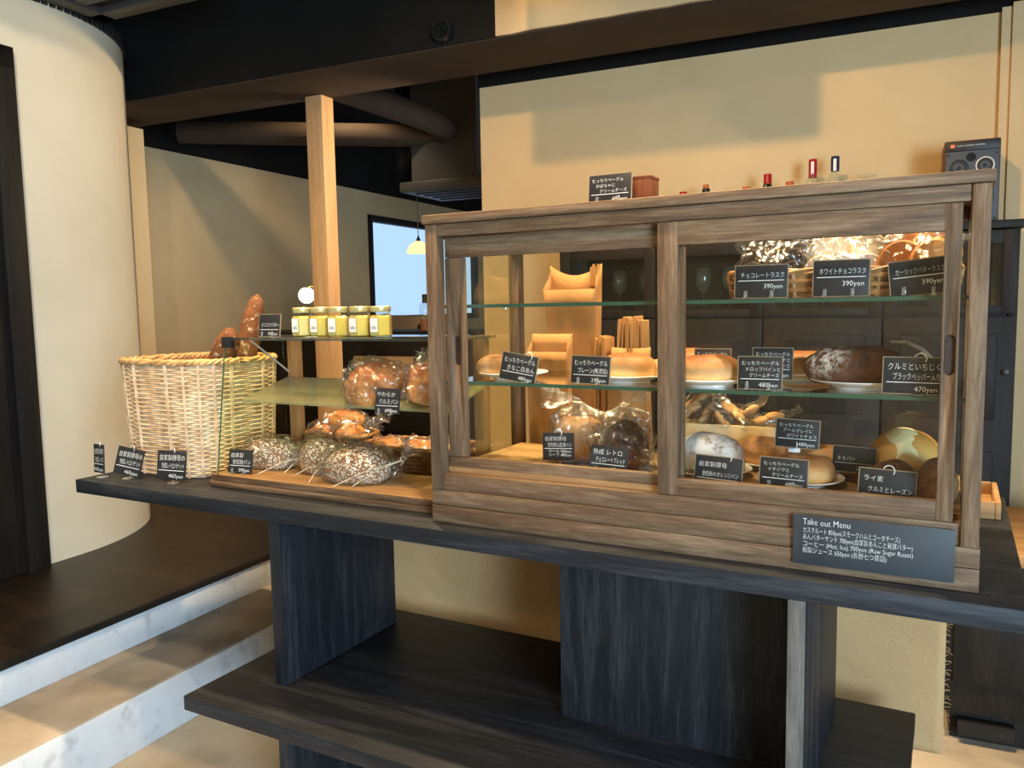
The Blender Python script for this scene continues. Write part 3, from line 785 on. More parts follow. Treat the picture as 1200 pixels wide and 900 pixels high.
for i, x in enumerate((-.66, -.54, -.40, -.28, -.16, -.02, .10, .22)):
    if i == 0:
        g0 = thing('wine_glass', 'stemmed wine glass in a row on the shelf behind the cupboard glass', 'wine glass', RM(.471+x, 2.03, FZ+1.327), PH, 'wine glasses in the cupboard')
        b = MB(); b.lathe([(.034, 0), (.034, .002), (.006, .006), (.0035, .012), (.0035, .085), (.008, .092), (.03, .115), (.036, .14), (.034, .17), (.029, .20), (.0275, .2), (.0325, .17), (.0345, .14), (.0285, .117), (.006, .096), (0, .094)], 28)
        b.build('glass', 'clearbottle', g0)
    else:
        clone(g0, loc=RM(.471+x, 2.02+.03*(i % 2), FZ+1.327), rz=PH)
t = thing('back_worktop', 'low dark cabinet with tan worktop behind the counter at the right', 'cabinet', RM(1.05, 1.16, FZ), PH)
b = MB(); b.box(.08, .62, 0, .60, .10, .58, .003); b.box(.1, .6, .04, .58, 0, .10)
b.build('carcass', 'black_z', t)
b = MB(); b.box(.06, .66, -.02, .62, .58, .62, .004); b.build('worktop', 'tray', t)
b = MB(); b.box(.10, .36, -.012, 0, .20, .56, .003); b.build('door', 'black_z', t)
b = MB(); b.box(.12, .27, -.006, .03, .03, .075); b.build('plinth_board', 'black_x', t)
zc = .7765
bot = [(.105, 2.03, .205, 'red', .045, 'bottle with short red cap, leftmost on the cupboard top'),
       (.205, 2.03, .212, 'spk_black', .03, 'bottle with cork and black collar right of the leftmost red cap'),
       (.375, 2.03, .206, 'orange', .03, 'short bottle with orange cork left of the plain red capsule'),
       (.463, 2.03, .252, 'red', .05, 'bottle with plain red capsule in the middle of the cupboard top'),
       (.552, 2.03, .214, 'orange', .022, 'low bottle with tan stopper right of the plain red capsule'),
       (.640, 2.05, .300, 'red', .075, 'tall bottle with white-striped red capsule on the cupboard top'),
       (.726, 2.05, .304, 'navy', .06, 'tall bottle with navy and silver capsule on the cupboard top')]
for i, (x, y, h, cm, ch, lab) in enumerate(bot):
    t = bottle(RM(x, y, zc), h, .036, 'clearbottle' if i in (5, 6) else 'bottleglass', cm, ch, lab, rz=PH)
    if i == 1:
        b = MB(); b.lathe([(0, h), (.0125, h), (.0125, h+.016), (0, h+.016)], 18); b.build('cork', 'orange', t)
    if i in (5, 6):
        b = MB(); b.box(-.006, .006, -.0178, -.0165, h-.06, h-.012); b.build('stripe', 'paper', t)
t = thing('glass_decanter', 'squat clear glass decanter with flat stopper on the cupboard top', 'decanter', RM(.85, 2.04, zc), PH)
b = MB(); b.lathe([(0, 0), (.05, 0), (.055, .02), (.05, .12), (.028, .155), (.022, .17), (.026, .185), (0, .185)], 32); b.build('body', 'clearbottle', t)
b = MB(); b.lathe([(0, .186), (.012, .186), (.012, .2), (.034, .206), (.034, .216), (0, .22)], 28); b.build('stopper', 'clearbottle', t)

t = thing('bookshelf_speaker', 'small loudspeaker with blue-grey front and orange badge on the cupboard top', 'speaker', RM(1.208, 1.93, .7765), PH)
b = MB(); b.box(-.0915, .0915, 0, .2, 0, .302, .003); b.build('cabinet', 'redwood', t)
b = MB(); b.box(-.0875, .0875, -.008, .002, .004, .262, .002); b.build('baffle', 'spk_baffle', t)
b = MB(); b.box(-.0875, .0875, -.009, .002, .263, .298, .001); b.build('control_panel', 'spk_black', t)
b = MB(); b.box(-.073, -.058, -.0105, -.008, .275, .288); b.build('badge', 'spk_badge', t)
b = MB(); text_bm(b, 'JBL', .0066, -.0655, .2787, 'CENTER', 0, y=-.0108); b.build('badge_lettering', 'paper', t, smooth=False)
b = MB(); text_bm(b, '4312MII  CONTROL MONITOR', .0068, -.053, .279, 'LEFT', 0, y=-.0093); b.build('panel_lettering', 'paper', t, smooth=False)
def driver(name, x, z, r, mat, ring):
    R_ = Matrix.Translation((x, -.008, z)) @ Matrix.Rotation(PI/2, 4, 'X')
    b = MB(); b.lathe([(r*1.0, -.001), (r*1.22, -.001), (r*1.2, .004), (r*1.02, .005), (r, .001)], 36, Mx=R_, caps=False); o = b.build(name, ring, t)
    b = MB(); b.lathe([(r*1.02, .002), (r*.85, .003), (r*.3, -.004), (r*.28, .003), (0, .006)], 36, Mx=R_, caps=False); b.build('cone', mat, o)
driver('woofer', 0, .09, .062, 'spk_cone', 'spk_black')
driver('midrange', .042, .205, .026, 'spk_cone', 'spk_ring')
driver('tweeter', -.042, .20, .026, 'spk_black', 'spk_black')
b = MB(); b.lathe([(0, .001), (.0145, .001), (.016, .003), (.013, .0034), (.013, .0012), (0, .0012)], 24, Mx=Matrix.Translation((-.004, -.008, .238)) @ Matrix.Rotation(PI/2, 4, 'X')); b.build('bass_port', 'darkslot', t)
for x, z in ((-.078, .248), (.078, .248), (.078, .012), (-.078, .012)):
    b = MB(); b.lathe([(0, .001), (.004, .001), (.003, .003), (0, .003)], 12, Mx=Matrix.Translation((x, -.008, z)) @ Matrix.Rotation(PI/2, 4, 'X')); b.build('screw', 'spk_black', t)

# ------------------------------------------------------------------ counter
t = thing('serving_counter', 'long dark-stained oak counter carrying the bread case', 'counter', (0, 0, FZ))
top = -FZ
b = MB(); b.box(-1.254, 1.175, -.054, .79, top-.04, top, .003); b.build('counter_top', 'stain_x', t)
b = MB(); b.box(-.637, 1.0, -.205, .515, top-.511, top-.473, .003); b.build('bottom_shelf', 'stain_x', t)
zu, zs = top-.0402, top-.4729
for (x0, x1, y0, y1, nm, mt) in ((-.472, -.437, -.051, .425, 'side_panel', 'stain_z'), (.803, .834, -.046, .425, 'side_panel', 'stain_z'), (.262, .803, .13, .162, 'cross_panel', 'stain_z')):
    b = MB(); b.box(x0, x1, y0, y1, zs, zu, .002); b.build(nm, mt, t)
for (x0, x1, y0, y1, nm) in ((-.472, -.437, -.051, .425, 'lower_panel'), (.803, .834, -.051, .425, 'lower_panel'), (.262, .803, .13, .162, 'lower_cross_panel')):
    b = MB(); b.box(x0, x1, y0, y1, 0, top-.5111, .002); b.build(nm, 'stain_z', t)
b = MB(); b.box(.8032, .8338, -.0515, -.0462, zs, zu, .0015); b.build('raw_edge', 'rawedge', t)['label'] = 'paler worn edge'  # raw grain, made paler still to carry light falling on this edge
# linen cloth hung behind the counter
t = thing('linen_cloth', 'beige linen cloth with frayed edge hanging behind the dark counter', 'cloth', (0, .64, -.047))
def clf(u, v):
    x = -.76+1.818*u; z = -.578*v
    return Vector((x, .006*math.sin(x*9+v*2)+.012*v*noise.noise(Vector((x*4, v*3, 0)))+.007*abs(noise.noise(Vector((x*5+v*3, v*6, 2))))+.005*abs(noise.noise(Vector((x*11-v*5, v*7, 5)))), z))
b = MB(); b.surf(clf, 90, 40); b.build('sheet', 'linen', t, thick=.002)
b = MB()
for i in range(70):
    v = (i+random.random())/70; p = clf(1, v); d = Vector((random.uniform(.006, .016), random.uniform(-.004, .004), random.uniform(-.008, .004)))
    b.tube([p, p+d*.5+Vector((0, 0, .002)), p+d], .0006, 4)
b.build('frayed_edge', 'linen', t)
b = MB(); b.tube([Vector((-.78, 0, -.003)), Vector((1.07, 0, -.003))], .006, 10); b.build('rail', 'blackmetal', t)

# ------------------------------------------------------------------ display case
W, D, HC = 1.10, .42, .70
t = thing('display_case', 'large weathered walnut display case with two sliding glass doors and glass shelves', 'display case', (0, 0, .0003))
case = t
b = MB()
b.box(0, W+.002, 0, D, .0, .040, .002); b.box(0, W+.002, .0015, D, .041, .076, .002)
b.build('base', 'walnut_x', t)
b = MB(); b.box(.028, W-.026, .006, D-.03, .0765, .115, .002); b.build('sill', 'walnut_x', t)
for x0, x1, y0, y1 in ((0, .030, 0, .032), (W-.028, W, 0, .032), (0, .030, D-.032, D), (W-.028, W, D-.032, D)):
    b = MB(); b.box(x0, x1, y0, y1, .0765, .679, .002); b.build('corner_post', 'walnut_z', t)
b = MB(); b.box(.030, W-.028, .004, .03, .652, .679, .0015); b.build('head_rail', 'walnut_x', t)
b = MB(); b.box(.030, W-.028, D-.03, D-.004, .652, .679, .0015); b.build('back_rail', 'walnut_x', t)
# top: wood frame round a glass plate
b = MB(); b.box(-.005, W+.005, -.006, .05, .680, .70, .003); b.box(-.005, W+.005, D-.05, D+.005, .680, .70, .003)
b.box(-.005, .05, .05, D-.05, .680, .70, .002); b.box(W-.05, W+.005, .05, D-.05, .680, .70, .002); b.build('top_frame', 'walnut_x', t)
b = MB(); b.box(.05, W-.05, .05, D-.05, .686, .692); b.build('top_glass', 'pane', t)
b = MB(); b.box(.030, W-.028, .03, D-.03, .112, .126); b.build('floor_board', 'tray', t)
for x0, x1 in ((.008, .013), (W-.013, W-.008)):
    b = MB(); b.box(x0, x1, .032, D-.032, .119, .652); b.build('side_glass', 'sideglass', t)
for x0, x1 in ((.0, .028), (W-.026, W)):
    b = MB(); b.box(x0, x1, .032, D-.032, .0765, .118, .002); b.build('side_rail', 'walnut_y', t)
    b = MB(); b.box(x0, x1, .032, D-.032, .652, .679, .002); b.build('side_rail', 'walnut_y', t)
def stile_with_pull(x0, x1, y0, y1, z0, z1, px, pz, parent):
    b = MB(); b.box(x0, x1, y0, y1, z0, z1, .0015); st = b.build('stile', 'walnut_z', None)
    cx = px; h, w = .034, .0085
    cb = MB(); pts = []
    for i in range(13): a = PI*i/12; pts.append((cx+w*math.cos(a), pz+h-w+w*math.sin(a)))
    for i in range(13): a = PI+PI*i/12; pts.append((cx+w*math.cos(a), pz-h+w+w*math.sin(a)))
    cb.prism(pts, y0-.01, y0+.009); cu = cb.build('cut', 'darkslot', None)
    md = st.modifiers.new('cut', 'BOOLEAN'); md.operation = 'DIFFERENCE'; md.object = cu; md.solver = 'EXACT'
    bpy.context.view_layer.update()
    me = bpy.data.meshes.new_from_object(st.evaluated_get(bpy.context.evaluated_depsgraph_get()))
    st.modifiers.clear(); st.data = me; bpy.data.objects.remove(cu); st.parent = parent
    cup = MB(); cup.prism([(cx+(x-cx)*.98, pz+(z-pz)*.98) for x, z in pts], y0+.0075, y0+.0088); cup.build('finger_pull', 'darkpull', st)
def sliding(x0, x1, y0, y1, wl, wr, pull):
    d = MB().build('sliding_door', 'walnut_z', t) if False else None
    z0, z1 = .1155, .6515
    b = MB(); b.box(x0, x1, y0, y1, z0, .150, .0015); d = b.build('sliding_door', 'walnut_x', t)
    b = MB(); b.box(x0, x1, y0, y1, .606, z1, .0015); b.build('top_stile', 'walnut_x', d)
    if pull == 'L':
        stile_with_pull(x0, x0+wl, y0-.0012, y1, .151, .605, x0+wl*.62, .395, d)
        b = MB(); b.box(x1-wr, x1, y0-.0012, y1, .151, .605, .0015); b.build('stile', 'walnut_z', d)
    else:
        b = MB(); b.box(x0, x0+wl, y0-.0012, y1, .1165, .6505, .0015); b.build('stile', 'walnut_z', d)
        stile_with_pull(x1-wr, x1, y0-.0012, y1, .1165, .6505, x1-wr*.5, .40, d)
    ym = (y0+y1)/2
    b = MB(); b.box(x0+wl-.004, x1-wr+.004, ym-.002, ym+.002, .146, .61); b.build('pane', 'pane', d)
sliding(.540, 1.060, .008, .026, .040, .026, 'R')
sliding(.031, .585, .032, .050, .046, .035, 'L')
S1, S2 = .500, .324
for z in (S1, S2):
    b = MB(); b.box(.014, W-.014, .054, .385, z-.008, z, 0)
    sh = b.build('glass_shelf', 'shelfglass', t)
    b = MB(); b.box(.014, W-.014, .0535, .0545, z-.0078, z-.0002); b.build('shelf_edge', 'glassedge', sh)
    for x in (.0215, W-.0205):
        for y in (.10, .33):
            b = MB(); b.lathe([(0, -.016), (.006, -.014), (.006, -.009), (0, -.009)], 10, (x, y, z)); b.build('shelf_pin', 'steel', sh)
b = MB(); b.box(.030, W-.028, D-.024, D-.019, .12, .652); b.build('back_glass', 'pane', t)
# menu board fixed on the base
t = thing('menu_board', 'wide Take out Menu chalkboard at the foot of the display case', 'menu board', (.934, -.0062, .0145))
b = MB(); b.box(-.131, .131, 0, .0045, 0, .092, .0008); b.build('board', 'menuboard', t)
mb = MB()
menu = [('Take out Menu', .0165, .075, .080), ('カスクルート 850yen(スモークハムとゴーダチーズ)', .0122, .060, .160),
        ('あんバターサンド 700yen(自家製あんこと発酵バター)', .0122, .0475, .180), ('コーヒー (Hot, Ice) 700yen (Raw Sugar Roast)', .0122, .0355, .180), ('和梨ジュース 650yen (長野七つ農園)', .0122, .023, .140)]
for s, sz, z, w_ in menu: text_bm(mb, s, sz, -.114, z, width=w_, y=-.0006, thin=-.016)
mb.build('lettering', 'chalk', t, smooth=False)

# on the case top
price_card((.424, .052, .7022), .092, .058, ['むっちりベーグル', 'かぼちゃに', 'クリームチーズ'], '480yen', 'chalk card for pumpkin bagel standing on top of the display case', lean=.10, stand='feet')
t = thing('wooden_block', 'red-brown wooden box behind the chalk card on the case top', 'box', (.487, .068, .7008))
b = MB(); b.box(-.028, .020, 0, .05, 0, .052, .002); b.build('body', 'redwood', t)
b = MB(); b.box(-.029, .021, -.001, .051, .046, .0525, .0015); b.build('lid', 'redwood', t)

# ------------------------------------------------------------------ bread helpers
def plate(loc, r, label):
    t = thing('plate', label, 'plate', loc, 0, 'white plates in the display case')
    b = MB(); b.lathe([(0, .004), (r*.58, .004), (r*.66, .006), (r*.98, .0145), (r, .0158), (r*.985, .0175), (r*.68, .010), (r*.60, .0075), (0, .0075)], 48)
    b.build('dish', 'plate', t, ang=60)
    b = MB(); b.lathe([(r*.52, 0), (r*.58, 0), (r*.57, .0045), (r*.51, .0045), (r*.52, 0)], 40, caps=False); b.build('foot_ring', 'plate', t)
    return t
def bagel(loc, label, mat='b_bagel', R=.034, r=.026, rz=.0265, rot=0, seed=1, sq=.95, dimple=.45):
    w = R+r; o = Vector((seed*2.0, seed*.7, 0))
    def fn(p, d):
        q = math.hypot(p.x, p.y)/w
        if p.z > 0: p.z *= 1-dimple*math.exp(-(q/.26)**2)+.10*noise.noise(p*26+o)
        return p
    b = MB(); b.blob(w, w*sq, rz*1.08, (0, 0, 0), seed, .05, 12, sub=5, flat=.62, fn=fn, power=.88)
    return tag(b.build('bagel', mat, loc=loc, rot=(0, 0, rot)), label, 'bagel', 'bagels on plates in the case')

def bag_stations(L, rx, rz, neck, tail, lift=.0, zc=0.045, ptail=.34, droop=0.0):
    """film round a loaf lying along x, tied at +x with a loose tail"""
    st = []
    for f, k in ((-1.0, .12), (-.97, .55), (-.85, .86), (-.6, 1.03), (-.2, 1.08), (.25, 1.08), (.6, .98), (.85, .80), (1.0, .55)):
        st.append(((f*L, 0, zc), rx*k, rz*k, .035))
    x = L
    st += [((x+.018, 0, zc+lift*.2), rx*.30, rz*.30, .18), ((x+.034, 0, zc+lift*.35), .0085, .0085, .12), ((x+.042, 0, zc+lift*.45), .0085, .0085, .12),
           ((x+.042+tail*.35, 0, zc+lift*.75-droop*.2), neck*.55, neck*.4, ptail), ((x+.042+tail*.7, 0, zc+lift-droop*.6), neck*.85, neck*.55, ptail), ((x+.042+tail, 0, zc+lift*1.1-droop), neck, neck*.6, ptail)]
    return st, (x+.038, 0, zc+lift*.4)
def tie(parent, p, ends, r=.0088, seed=0):
    b = MB(); b.tube([Vector(p)+Vector((.003*math.sin(2*a), r*math.cos(a), r*math.sin(a))) for a in [2*PI*i/16 for i in range(16)]], .0014, 6, closed=True)
    for e in ends:
        e = Vector(e); p0 = Vector(p)+Vector((0, -r*.7, 0)); b.tube([p0, (p0+e)/2+Vector((0, 0, .008)), e], .0013, 6)
    b.build('tie', 'string', parent)

# ------------------------------------------------------------------ bread stand on the left
tray = thing('bread_tray', 'low worn wooden two-step tray under the bagged loaves left of the case', 'tray', (0, 0, .0003))
b = MB(); b.box(-.800, -.008, .052, .49, 0, .0165, .003); b.build('lower_board', 'tray_edge', tray)
b = MB(); b.box(-.794, -.010, .058, .484, .017, .035, .003); b.build('upper_board', 'tray', tray)
b = MB(); b.box(-.7935, -.0105, .0555, .0585, .018, .0335, .001); b.build('worn_edge', 'tray_edge', tray)['label'] = 'darker worn front edge'
ZT = .0356
st_ = thing('glass_bread_stand', 'glass shelf stand on wooden posts over the tray of bagged loaves', 'display stand', (0, 0, ZT))
zt = .413-ZT
for x in (-.716, -.060):
    b = MB(); b.box(x, x+.032, .295, .327, 0, zt-.0005, .002); b.build('post', 'postwood', st_)
b = MB(); b.box(-.762, -.012, .10, .335, zt, zt+.007, .001); b.build('top_shelf', 'smoke', st_)
b = MB()
tilt = math.atan2(.048, .18)
b.box(-.705, -.012, 0, .190, -.004, .004, .001, Matrix.Translation((0, .098, .243-ZT)) @ Matrix.Rotation(tilt, 4, 'X')); b.build('sloped_shelf', 'frost', st_)
b = MB()
Mx = Matrix(((0, 1, 0, 0), (1, 0, 0, 0), (0, 0, 1, 0), (0, 0, 0, 1)))
b.prism([(.056, .0006), (.33, .0006), (.33, zt-.001), (.106, zt-.001)], -.767, -.763, Mx); b.build('side_pane', 'sideglass', st_)
b = MB(); b.tube([Vector((-.765, .054, .001)), Vector((-.765, .104, zt-.001))], .0022, 6); b.build('pane_edge', 'glassedge', st_)
b = MB(); b.tube([Vector((-.725, .16, zt-.002)), Vector((-.709, .30, .305-ZT))], .003, 8); b.build('strut', 'steel', st_)
b = MB(); b.box(-.772, -.735, .096, .112, zt-.022, zt+.009, .002); b.build('corner_clamp', 'blackmetal', st_)

# honey jars
g = None
labs = ['leftmost of the five honey jars on the glass stand', 'second honey jar from the left on the glass stand', 'middle honey jar of the five on the glass stand', 'fourth honey jar from the left on the glass stand', 'rightmost honey jar with its golden side showing on the glass stand']
for i, x in enumerate((-.527, -.466, -.400, -.330, -.258)):
    if i == 0:
        g = thing('honey_jar', labs[0], 'jar', (x, .165, .4204), -.12, 'honey jars on the top shelf of the stand')
        hexp = lambda r, z: (r, z)
        b = MB(); b.lathe([(.026, 0), (.030, .003), (.0305, .052), (.027, .060), (.0235, .064), (.0235, .068)], 6, phase=PI/6*0, caps=False); b.build('glass', 'jarglass', g, ang=25)
        b = MB(); b.lathe([(0, .003), (.0255, .003), (.028, .006), (.0285, .052), (.024, .058), (0, .058)], 6); b.build('honey', 'honey', g, ang=25)
        b = MB(); b.lathe([(0, .066), (.0255, .066), (.0268, .068), (.0268, .079), (.025, .081), (0, .081)], 32); b.build('lid', 'goldlid', g)
        b = MB(); b.box(-.0125, .0125, -.0278, -.0268, .014, .050); b.build('label', 'paper', g)
        b = MB()
        for q in range(6): b.box(-.008+.003*q, -.0067+.003*q, -.0283, -.0277, .022, .027+.004*((q*5) % 4)/3)
        b.build('label_print', 'greyink', g)
    else:
        clone(g, loc=(x, .165+.004*(i % 2), .4204), rz=-.12+.05*(i % 3), label=labs[i])
price_card((-.640, .15, .4218), .088, .062, ['リリコイバター'], '1500yen', 'chalk card in wood rim beside the honey jars', rz=-.1, lean=.12)
# loaves on the sloped shelf
def sloped_z(y): return .243+.0045+(y-.098)*math.tan(tilt)
def gold_bag(loc, rz, L, rx, rzz, label, seed, mat='b_gold', lift=.07, tail=.09, rot=None, grp=None, ends=True, tailr=.05):
    t = thing('bagged_loaf', label, 'bread', loc, rz, grp, rot)
    b = MB(); b.blob(L, rx, rzz, (0, 0, .002), seed, .16, 19, sub=5, flat=.62, power=.9); b.build('bread', mat, t)
    st, p = bag_stations(L*1.06, rx*1.07, rzz*1.02, tailr, tail, lift, rzz*.72)
    b = MB(); b.sweep(st, seed=seed, ref=(0, 1, 0), rough=.010, pleats=15)
    for v in b.bm.verts:
        if v.co.z < .0008: v.co.z = .0008
    b.build('bag', 'cello', t)
    if ends: tie(t, p, [(p[0]-.02, -rx*.9, .012), (p[0]+.05, -rx*.5, .02)])
    return t
gold_bag((-.275, .165, sloped_z(.165)-.012), .25, .078, .062, .062, 'golden bagged loaf at the left on the sloped glass shelf', 3, lift=.05, rot=(tilt, 0, .25), grp='golden loaves in clear bags', tail=.06)
gold_bag((-.120, .165, sloped_z(.165)-.012), 1.9, .082, .064, .066, 'golden bagged loaf on the sloped glass shelf next to the case', 5, lift=.05, rot=(tilt, 0, 2.2), grp='golden loaves in clear bags', tail=.05)
price_card((-.190, .088, .232), .076, .064, ['やわらか', 'クルミパン'], '690yen', 'chalk card for walnut bread clipped on the sloped glass shelf', lean=.16, rim=False)
# baskets with bagged rolls
def bread_basket(loc, rx, ry, h, label, rz=0):
    t = thing('bread_basket', label, 'basket', loc, rz)
    wicker(t, rx*.86, ry*.86, rx, ry, h, 11, 22, .0036, 'wicker_dark', 'wicker_gold', e=3, seg=4, rimr=.006)
    return t
bread_basket((-.600, .388, ZT), .115, .082, .080, 'brown wicker basket of golden rolls beside the wooden post')
bread_basket((-.270, .37, ZT), .190, .088, .068, 'brown wicker basket of flat bread bags next to the case')
for i, (x, y, z, rz, L, rx, rr_, lab) in enumerate((
        (-.645, .375, .086, 1.4, .060, .044, .040, 'bagged golden roll at the left in the basket beside the post'),
        (-.555, .38, .088, 1.7, .062, .044, .040, 'bagged golden roll at the right in the basket beside the post'),
        (-.600, .41, .130, .2, .07, .042, .036, 'bagged golden roll topmost in the basket beside the post'),
        (-.395, .36, .068, .5, .056, .045, .034, 'bagged golden roll at the left in the basket next to the case'),
        (-.300, .37, .070, 1.2, .058, .046, .032, 'bagged golden roll in the middle of the basket next to the case'),
        (-.195, .36, .068, .3, .06, .048, .030, 'bagged golden roll at the right in the basket next to the case'))):
    gold_bag((x, y, ZT+z-.045), rz, L, rx, rr_, lab, 11+i, lift=.02, tail=.03, grp='bagged golden rolls in the two baskets', ends=False, tailr=.03)
# bagged oat loaves in front
def oat(loc, rz, L, rx, rzz, label, seed, ends, lift=.03, tail=.06):
    t = thing('bagged_oat_loaf', label, 'bread', loc, rz, 'oat loaves in clear bags on the tray')
    b = MB(); b.blob(L, rx, rzz, (0, 0, .001), seed, .06, 12, flat=.6, power=.92); b.build('bread', 'b_oat', t)
    st, p = bag_stations(L*1.07, rx*1.08, rzz*1.05, .034, tail, lift, rzz*.72)
    b = MB(); b.sweep(st, seed=seed, ref=(0, 1, 0), rough=.006)
    for v in b.bm.verts:
        if v.co.z < .0006: v.co.z = .0006
    b.build('bag', 'cello', t)
    tie(t, p, ends)
oat((-.700, .205, ZT), .1, .080, .060, .052, 'oat-topped loaf in a clear bag at the left of the tray, behind the chalk card', 21, [(.04, -.12, .004), (.10, -.08, .003)], lift=.0, tail=.012)
oat((-.530, .220, ZT), -.75, .084, .062, .058, 'oat-topped loaf in a clear bag in the middle of the tray, tail to the front', 22, [(.06, -.08, .003), (.17, -.05, .002)], lift=-.01, tail=.05)
oat((-.340, .150, ZT), .12, .094, .062, .056, 'oat-topped loaf in a clear bag nearest the case on the tray', 23, [(.03, -.075, .003), (-.02, -.088, .002)], lift=.06, tail=.035)
price_card((-.712, .085, .0385), .080, .066, ['自家製', '全粒粉パン'], '390yen', 'chalk card in front of the leftmost oat loaf on the tray', rz=.15, lean=.2, rim=False)

# ------------------------------------------------------------------ big basket with baguettes, cards on the counter
t = thing('wicker_basket', 'tall pale wicker basket holding baguettes at the left end of the counter', 'basket', (-1.058, .262, .0003), .0)
wicker(t, .190, .172, .207, .187, .345, 50, 20, .0034, 'wicker', 'wicker_rim', e=3.4, seg=8, rimr=.0095)
def baguette(base, top, r, label, seed):
    base, topv = Vector(base), Vector(top)
    d = topv-base; L = d.length/2
    q = d.to_track_quat('Z', 'Y')
    b = MB(); tb = bmesh.new(); n, m = 22, 40; rings = []
    for j in range(m):
        f = -1+2*j/(m-1); rad = r*(max(0, 1-abs(f)**4.5))**.5
        ring = []
        for k in range(n):
            a = 2*PI*k/n; rr_ = rad*(1+.10*math.sin(f*L*2*38+a*1.0)*max(0, math.cos(a)) + .07*noise.noise(Vector((math.cos(a), math.sin(a), f*5+seed))))
            ring.append(tb.verts.new((rr_*math.cos(a), rr_*math.sin(a), f*L)))
        rings.append(ring)
    for A, B in zip(rings, rings[1:]):
        for k in range(n): tb.faces.new((A[k], A[(k+1) % n], B[(k+1) % n], B[k]))
    b._merge(tb)
    o = b.build('baguette', 'b_bag', loc=base+d/2); o.rotation_mode = 'QUATERNION'; o.rotation_quaternion = q
    return tag(o, label, 'baguette', 'baguettes in the tall basket')
baguette((-1.03, .31, .03), (-.905, .375, .548), .037, 'tall dark baguette standing up out of the wicker basket', 1)
baguette((-1.14, .27, .03), (-.885, .245, .445), .042, 'shorter brown baguette leaning out of the wicker basket rim', 2)
price_card((-1.203, -.008, .016), .058, .086, ['自家製酵母', '熟成レトロ'], '460yen', 'narrow chalk card at the far left corner of the counter', rz=-.12, lean=.05, roll=-.02, stand='ring', base_drop=.0155, ring_x=0, rim=False)
price_card((-1.108, .012, .012), .094, .082, ['自家製酵母の', '熟成レトロバゲット'], '460yen', 'tilted chalk card second from the left end of the counter', rz=.25, lean=.22, roll=.16, stand='ring', base_drop=.011, ring_x=0, rim=False)
price_card((-.930, .028, .012), .096, .084, ['自家製酵母の', '熟成レトロバゲット'], '460yen', 'upright chalk card before the middle of the wicker basket', rz=.25, lean=.12, roll=.03, stand='ring', base_drop=.011, ring_x=.0, rim=False)

# ------------------------------------------------------------------ inside the case: top shelf
t = thing('rusk_tray', 'long golden wicker tray of rusk bags on the top glass shelf', 'basket', (.853, .185, S1))
wicker(t, .198, .075, .207, .082, .050, 5, 24, .0052, 'wicker_gold', 'wicker_gold', e=4, seg=5, rimr=.0065, paired=False)
def rusk_bag(x, n, mat, label, dx, R, lift):
    t = thing('rusk_bag', label, 'rusks', (x, .185, S1+.009), 0, 'bags of rusks in the wicker tray')
    for i in range(2*n):
        up = i >= n; b = MB(); xx = (i % n-(n-1)/2)*dx
        o = Vector((i*2.0, x*9, 0))
        tb = bmesh.new(); k = 36
        prof = [(.90, -.008), (1.0, -.004), (1.0, .004), (.90, .008)]
        rows = [[tb.verts.new((R*f*math.cos(2*PI*q/k)*(1+.05*noise.noise(o+Vector((math.cos(2*PI*q/k), math.sin(2*PI*q/k), 0)))), y, R*f*math.sin(2*PI*q/k)*1.08)) for q in range(k)] for f, y in prof]
        for A, B in zip(rows, rows[1:]):
            for q in range(k): tb.faces.new((A[q], A[(q+1) % k], B[(q+1) % k], B[q]))
        tb.faces.new(rows[0][::-1]); tb.faces.new(rows[-1])
        bmesh.ops.recalc_face_normals(tb, faces=tb.faces)
        b._merge(tb, Matrix.Translation((xx, (.016 if up else -.018)+.006*(-1)**i, R*1.08+.002+(lift if up else 0))) @ Matrix.Rotation(.1+.1*math.sin(i*1.7), 4, 'Z') @ Matrix.Rotation(-.12, 4, 'X'))
        b.build('rusk', mat, t)
    hw_ = n*dx/2+.012
    st = [((0, 0, .001), hw_*.9, .052, .02), ((0, 0, .03), hw_, .056, .03), ((0, 0, .065), hw_*1.0, .05, .05), ((0, 0, .092), hw_*.98, .03, .16), ((0, 0, .108), hw_*.97, .014, .30), ((.004, -.004, .122), hw_*.96, .006, .5)]
    b = MB(); b.sweep(st, n=110, pleats=13, seed=x*7, ref=(1, 0, 0), rough=.008); b.build('bag', 'cello', t)
rusk_bag(.728, 3, 'r_choc', 'bag of dark chocolate rusks at the left of the wicker tray', .040, .030, .026)
rusk_bag(.862, 3, 'r_white', 'bag of white chocolate rusks in the middle of the wicker tray', .042, .034, .040)
rusk_bag(.990, 2, 'r_garlic', 'bag of golden garlic rusks at the right of the wicker tray', .056, .044, .024)
price_card((.722, .082, S1+.0028), .098, .062, ['チョコレートラスク'], '390yen', 'chalk card for chocolate rusks at the left of the top glass shelf', lean=.10, rule=.52, sizes=[.85])
price_card((.866, .082, S1+.0028), .096, .066, ['ホワイトチョコラスク'], '390yen', 'chalk card for white chocolate rusks in the middle of the top glass shelf', lean=.10, rule=.52, sizes=[.85])
price_card((.998, .082, S1+.0028), .094, .062, ['ガーリックバターラスク'], '390yen', 'tilted chalk card for garlic butter rusks at the right of the top glass shelf', lean=.10, roll=-.10, rule=.52, sizes=[.85], stand='feet', rim=True)

